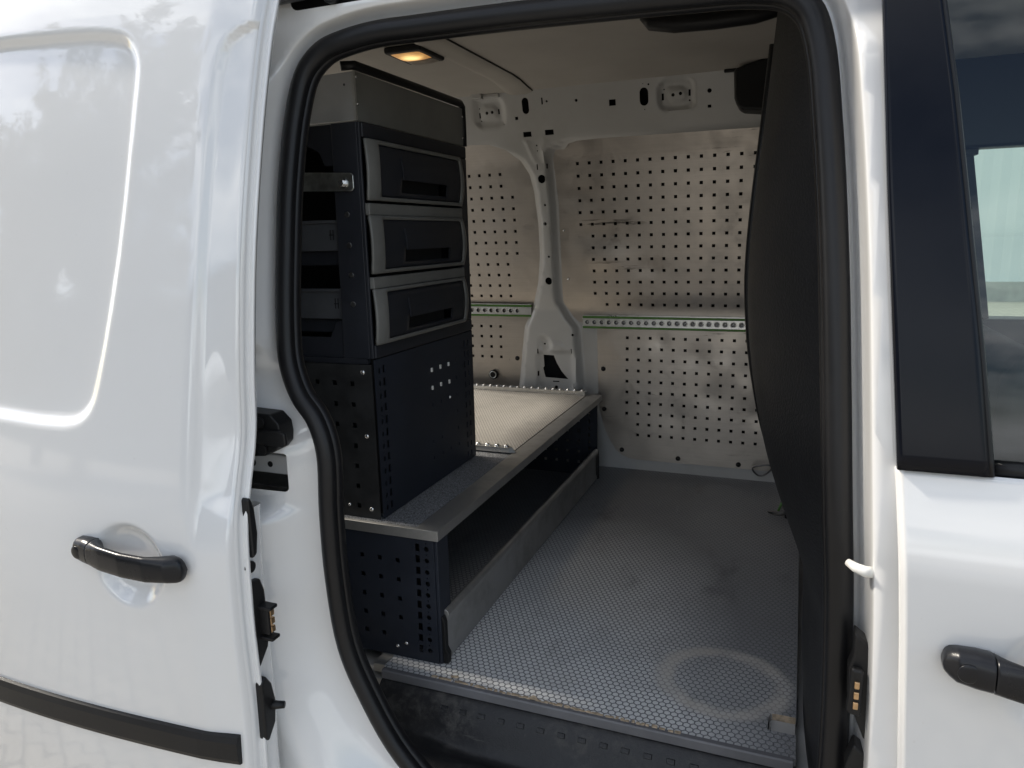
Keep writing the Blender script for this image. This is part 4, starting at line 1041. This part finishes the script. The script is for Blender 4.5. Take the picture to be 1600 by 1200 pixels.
for (y_, z) in ((.496, .525), (.536, .525), (.576, .524), (.496, .486), (.536, .486), (.577, .484)): C_(MB().box(CX - .001, CX + .0045, y_ - .0022, y_ + .0022, z - .0042, z + .0042).build('light_plug', 'whiteplastic', None))
C_(MB().dome((CX + .002, .577, .448), (1, 0, 0), .0032, .003, 10, 3).build('light_plug', 'whiteplastic', None, smooth=True))
C_(MB().box(-1.18, CX - .0005, .7085, .7105, .273, 1.00).build('side_panel', 'navy', None))
# near perforated side plate
sh = []
for i in range(9):
    for r in range(7): sh.append(sq(-.770 - .0395 * i - .0006 * r, .536 - .0403 * r, .0092))
C_(sheet_xz('side_plate', [(-1.16, .270), (-.7265, .270), (-.7265, .573), (-1.16, .573)], sh, .04, lambda x, z: 0 * x + .2745, 'plate', None, solid=.002, soff=-1, smooth=False))
for z in (.559, .436, .290): C_(MB().dome((-.745, .2742, z), (0, -1, 0), .0050, .0035, 12).build('screw', 'bolt', None, smooth=True))
C_(MB().dome((-.7945, .2742, .2945), (0, -1, 0), .0035, .003, 10).build('screw', 'bolt', None, smooth=True))
C_(MB().box(-1.16, -.735, .2765, .290, .574, .584).build('shelf_ledge', 'cab', None))
# upper casing: post, top, dividers, back
C_(MB().prism([(-.785, .584), (-.7285, .584), (-.7275, 1.001), (-.779, 1.001)], .276, .2795, 'y').build('corner_post', 'cab', None, bevel=.0012))
b = MB(); b.box(-.7285, -.7215, .2765, .2825, .584, 1.001); C_(b.build('front_stile', 'cab', None, bevel=.002))
b = MB(); b.box(-.7400, -.7190, .283, .709, .975, 1.001); C_(b.build('front_rail', 'cab', None, bevel=.003))
b = MB(); b.box(-.7400, -.7190, .283, .709, .5835, .609); C_(b.build('front_rail', 'cab', None, bevel=.003))
b = MB(); b.box(-.7400, -.7190, .672, .709, .6095, .9745); C_(b.build('front_stile', 'cab', None, bevel=.003))
C_(MB().box(-1.18, -.742, .285, .706, .985, 1.001).build('cabinet_top', 'cab', None))
C_(MB().box(-1.18, -.75, .480, .484, .584, .985).build('inner_wall', 'dark', None))
C_(MB().box(-1.20, -1.18, .28, .708, .273, 1.0).build('cabinet_back', 'cab', None))
arch = [(-1.16, 1.0), (-.7795, 1.0), (-.7805, .930), (-.800, .930), (-.812, .955), (-.838, .968), (-.87, .966), (-1.16, .966)]
C_(MB().prism(arch, .281, .284, 'y').build('side_web', 'cab', None, bevel=.001))
arch = [(-1.16, .584), (-.786, .584), (-.784, .655), (-.800, .650), (-.815, .622), (-1.16, .620)]
C_(MB().prism(arch, .281, .284, 'y').build('side_web', 'cab', None, bevel=.001))
for z in (.845, .791, .738, .685): C_(MB().cyl((-.7565, .2762, z), (0, -1, 0), .0052, .0022, 12).build('screw', 'steel', None, bevel=.0008))
# drawers
def drawer(ztop, zbot, strip, side):
    z1 = ztop; z0 = zbot; y0, y1 = .2835, .6690; root = C_(empty('drawer', (CX, .47, z0)))
    root.parent = cab; root.matrix_parent_inverse = cinv
    inv = Matrix.Translation((-CX, -.47, -z0))
    def D_(o): o.parent = root; o.matrix_parent_inverse = inv; return o
    def front(y, z):
        u = (y - y0) / (y1 - y0) * 2 - 1; w = (z - z0) / (z1 - z0) * 2 - 1
        return CX + .0055 + .0075 * (1 - w * w) * (1 - .15 * u * u) - .004 * max(0, abs(u) - .93) / .07
    # grey front frame with an inset dark panel; sides bow outwards
    V, F = sheet2d([(y0, z0), (y1, z0), (y1, z1), (y0, z1)], [rrect(.4845, (z0 + z1) / 2, .334, (z1 - z0) - .013, .006)], .008)
    vs = []
    for y, z in V:
        w = (z - z0) / (z1 - z0) * 2 - 1
        yy = y + (.004 * (1 - w * w) * (1 if y > .47 else -1) if abs(y - .47) > .17 else 0)
        vs.append((front(y, z), yy, z))
    D_(mesh_obj('drawer_front', vs, F, 'drawer', None, smooth=True, solid=.005, soff=-1))
    hy0, hy1, hz0, hz1 = .395, .586, z0 + .016, z1 - .022
    zc = (z0 + z1) / 2; zi0 = z0 + .0065; zi1 = z1 - .0065
    V, F = sheet2d([(.3180, zi0), (.6510, zi0), (.6510, zi1), (.3180, zi1)], [sq((hy0 + hy1) / 2, hz0 + .0125, hy1 - hy0, .025)], .010)
    o = D_(mesh_obj('drawer_panel', [(front(y, z) - .0020, y + .0035 * (1 - ((z - zc) / (zi1 - zc)) ** 2) * (1 if y > .48 else -1) * (abs(y - .4845) > .16), z) for y, z in V], F, 'cab', None, smooth=True, solid=.003, soff=-1))
    D_(MB().box(CX - .014, CX - .010, hy0 - .004, hy1 + .004, hz0 - .004, hz0 + .029).build('grip_pocket', 'dark', None))
    V, F = sheet2d([(hy0, hz0 + .0235), (hy1, hz0 + .0235), (hy1, hz1), (hy0, hz1)], [], .012)
    D_(mesh_obj('grip_flap', [(front(y, z) + .0008 + .0015 * ss(hz1, hz0 + .02, z), y, z) for y, z in V], F, 'cab', None, solid=.0028, soff=-1))
    b = MB(); b.box(front(.3, zi0) - .004, front(.3, zi0), hy0, hy1, hz0 - .001, hz0 + .001); D_(b.build('grip_edge', 'cab', None))
    if strip: D_(MB().box(CX - .008, CX + .0075, y0, y1, z1 + .0012, z1 + .0225).build('drawer_rail', 'drawer', None, bevel=.002))
    if side:
        b = MB(); b.box(-1.14, -.787, .290, .296, side[0], side[1]); b.box(-1.14, -.787, .286, .291, side[1] - .006, side[1]); D_(b.build('drawer_side', 'traygrey', None, bevel=.002))
        b = MB(); b.box(-.806, -.8045, .2892, .2902, side[0] + .02, side[1] - .018); b.box(-.800, -.7985, .2892, .2902, side[0] + .02, side[1] - .018); b.box(-.808, -.798, .2892, .2902, side[0] + .028, side[0] + .030); D_(b.build('side_mark', 'dark', None))
        D_(MB().box(-1.14, -.787, .300, .306, side[0] - .026, side[0] - .001).build('drawer_runner', 'cab', None))
drawer(.9725, .8695, False, None)
drawer(.8415, .7400, True, (.781, .837))
drawer(.7105, .6105, True, (.655, .712))
# fixing strap to the pillar
b = MB(); b.prism([(-.842, .8885), (-.740, .8845), (-.735, .889), (-.735, .911), (-.740, .9155), (-.842, .921)], .2685, .2725, 'y')
stp_ = C_(b.build('fixing_strap', 'zinc', None, bevel=.0012))
b = MB(); b.add([(-.842, .2685, .8885), (-.842, .2685, .921), (-.862, .235, .921), (-.862, .235, .8885), (-.842, .2725, .8885), (-.842, .2725, .921), (-.865, .238, .921), (-.865, .238, .8885)], [(0, 1, 2, 3), (4, 7, 6, 5), (0, 3, 7, 4), (1, 5, 6, 2), (3, 2, 6, 7)])
b.build('strap_bend', 'zinc', stp_)
MB().cyl((-.7565, .2684, .8985), (0, -1, 0), .0095, .0015, 20).build('washer', 'bolt', stp_)
MB().cyl((-.7565, .2668, .8985), (0, -1, 0), .0066, .0060, 6).build('bolt_head', 'bolt', stp_, bevel=.0008)
# metal tray on top of the cabinet
C_(MB().prism([(-1.16, 1.004), (-.7295, 1.003), (-.7285, 1.082), (-1.16, 1.075)], .2750, .2770, 'y').build('top_side_plate', 'silver', None))
C_(MB().box(-.7275, -.7245, .2785, .7110, 1.0025, 1.0830).build('top_front_plate', 'topplate', None))
C_(MB().box(-.7290, -.7235, .2740, .2780, 1.0025, 1.0825).build('corner_edge', 'alubright', None))
C_(MB().box(-1.16, -.7285, .7080, .7105, 1.0025, 1.080).build('top_side_plate', 'topplate', None))
b = MB(); b.tube([(-.745, .268, 1.0905), (-.728, .282, 1.0930), (-.726, .50, 1.0935), (-.726, .700, 1.0935), (-.7275, .713, 1.088), (-.7275, .7145, 1.05), (-.7275, .7145, 1.003)], .0078, 10)
C_(b.build('edge_rubber', 'black', None, smooth=True))
for (x, y_, z) in ((-.7245, .2815, 1.074), (-.7245, .2815, 1.030), (-.7245, .706, 1.066), (-.7245, .706, 1.020)): C_(MB().dome((x, y_, z), (1, 0, 0), .0028, .002, 10, 3).build('rivet', 'bolt', None, smooth=True))
C_(MB().dome((-.7450, .2750, 1.062), (0, -1, 0), .0022, .0006, 10, 2).build('rivet', 'dark', None))

# ------------------------------------------------------------------ surroundings seen in glass and paint
bld = empty('industrial_building', (9, 16, GZ), 'pale green-white metal clad building seen through the cab windows', 'building')
bi = Matrix.Translation((-9, -16, -GZ))
b = MB(); N = 160; vs = []; fs = []
for i in range(N + 1):
    x = -6 + i * .15; y = 15.0 + (.012 if i % 2 else 0)
    vs += [(x, y, GZ + .35), (x, y, 7.5)]
for i in range(N): fs.append((2 * i, 2 * i + 2, 2 * i + 3, 2 * i + 1))
o = mesh_obj('cladding', vs, fs, 'clad', None); o.parent = bld; o.matrix_parent_inverse = bi
o = MB().box(-6, 18, 15.04, 22, GZ, 7.6).build('wall', 'clad', None); o.parent = bld; o.matrix_parent_inverse = bi
o = MB().box(-6, 18, 14.90, 15.03, GZ, GZ + .36).build('plinth', 'concrete', None); o.parent = bld; o.matrix_parent_inverse = bi

def tree(loc, h, cr, cz, nleaf, seed, label):
    r_ = np.random.default_rng(seed); root = empty('shade_tree', (loc[0], loc[1], GZ), label, 'tree', 'trees facing the van')
    ti = Matrix.Translation((-loc[0], -loc[1], -GZ))
    b = MB(); b.tube([(loc[0], loc[1], GZ), (loc[0] + .05, loc[1], GZ + h * .3), (loc[0] - .05, loc[1] + .1, GZ + h * .6), (loc[0], loc[1], GZ + h * .9)], [.20, .15, .10, .03], 10)
    tips = []; tw = []
    for i in range(46):
        a = r_.uniform(0, 2 * PI); e = r_.uniform(-.15, 1.25); z0 = GZ + h * r_.uniform(.22, .72); l = cr * r_.uniform(.55, 1.15)
        d = Vector((math.cos(a) * math.cos(e), math.sin(a) * math.cos(e), math.sin(e)))
        p0 = Vector((loc[0], loc[1], z0)); p1 = p0 + d * l * .5 + Vector((0, 0, .12)); p2 = p0 + d * l
        b.tube([p0, p1, p2], [.06, .035, .008], 6); tips += [p0 + (p2 - p0) * t for t in (.35, .5, .65, .8)]
        for q in range(5):
            t0 = r_.uniform(.4, 1.0); s0 = p0 + (p2 - p0) * t0; dv = (d * .6 + Vector(r_.normal(0, .55, 3)) + Vector((0, 0, .25))).normalized() * cr * r_.uniform(.2, .42)
            b.tube([s0, s0 + dv * .5, s0 + dv], [.015, .010, .004], 4); tw += [s0 + dv * t for t in (.3, .45, .6, .75, .9, 1.0)]
    t = b.build('trunk', 'bark', None, smooth=True); t.parent = root; t.matrix_parent_inverse = ti
    vs = []; fs = []
    for i in range(nleaf):
        c = tips[r_.integers(len(tips))] + Vector(r_.normal(0, .22, 3)) if i % 3 == 0 else tw[r_.integers(len(tw))] + Vector(r_.normal(0, .075, 3))
        u = Vector(r_.normal(0, 1, 3)).normalized(); w = u.orthogonal().normalized(); s = r_.uniform(.04, .085)
        k = len(vs); vs += [c - u * s, c + w * s * .5, c + u * s, c - w * s * .5]; fs.append((k, k + 1, k + 2, k + 3))
    me = bpy.data.meshes.new('crown'); me.from_pydata([tuple(v) for v in vs], [], fs); me.materials.append(MT['leaf'])
    cr_ = bpy.data.objects.new('crown', me); link(cr_, root); cr_.matrix_parent_inverse = ti
tree((-8.8, -7.4), 9.6, 3.3, 0, 42000, 3, 'broad leafy tree mirrored in the sliding door paint')
tree((-13.6, -9.8), 9.0, 3.6, 0, 30000, 9, 'third leafy tree standing behind the other two by the hedge')
tree((-13.5, -7.5), 7.4, 3.0, 0, 20000, 5, 'second leafy tree mirrored farther along the door')

hd = empty('clipped_hedge', (-13, -13, GZ), 'long dark green hedge mirrored low in the sliding door', 'hedge')
hi = Matrix.Translation((13, 13, -GZ)); r_ = np.random.default_rng(11)
o = MB().box(-26, -3, -15.6, -14.6, GZ, 3.6).build('hedge_core', 'leaf', None); o.parent = hd; o.matrix_parent_inverse = hi
vs = []; fs = []
for i in range(24000):
    c = Vector((r_.uniform(-26, -3), -14.55 + r_.normal(0, .14), r_.uniform(GZ, 3.85) + .1 * math.sin(i * 1.7)))
    u = Vector(r_.normal(0, 1, 3)).normalized(); w = u.orthogonal().normalized(); q = r_.uniform(.06, .12)
    k = len(vs); vs += [c - u * q, c + w * q * .5, c + u * q, c - w * q * .5]; fs.append((k, k + 1, k + 2, k + 3))
me = bpy.data.meshes.new('foliage'); me.from_pydata([tuple(v) for v in vs], [], fs); me.materials.append(MT['leaf'])
o = bpy.data.objects.new('foliage', me); link(o, hd); o.matrix_parent_inverse = hi
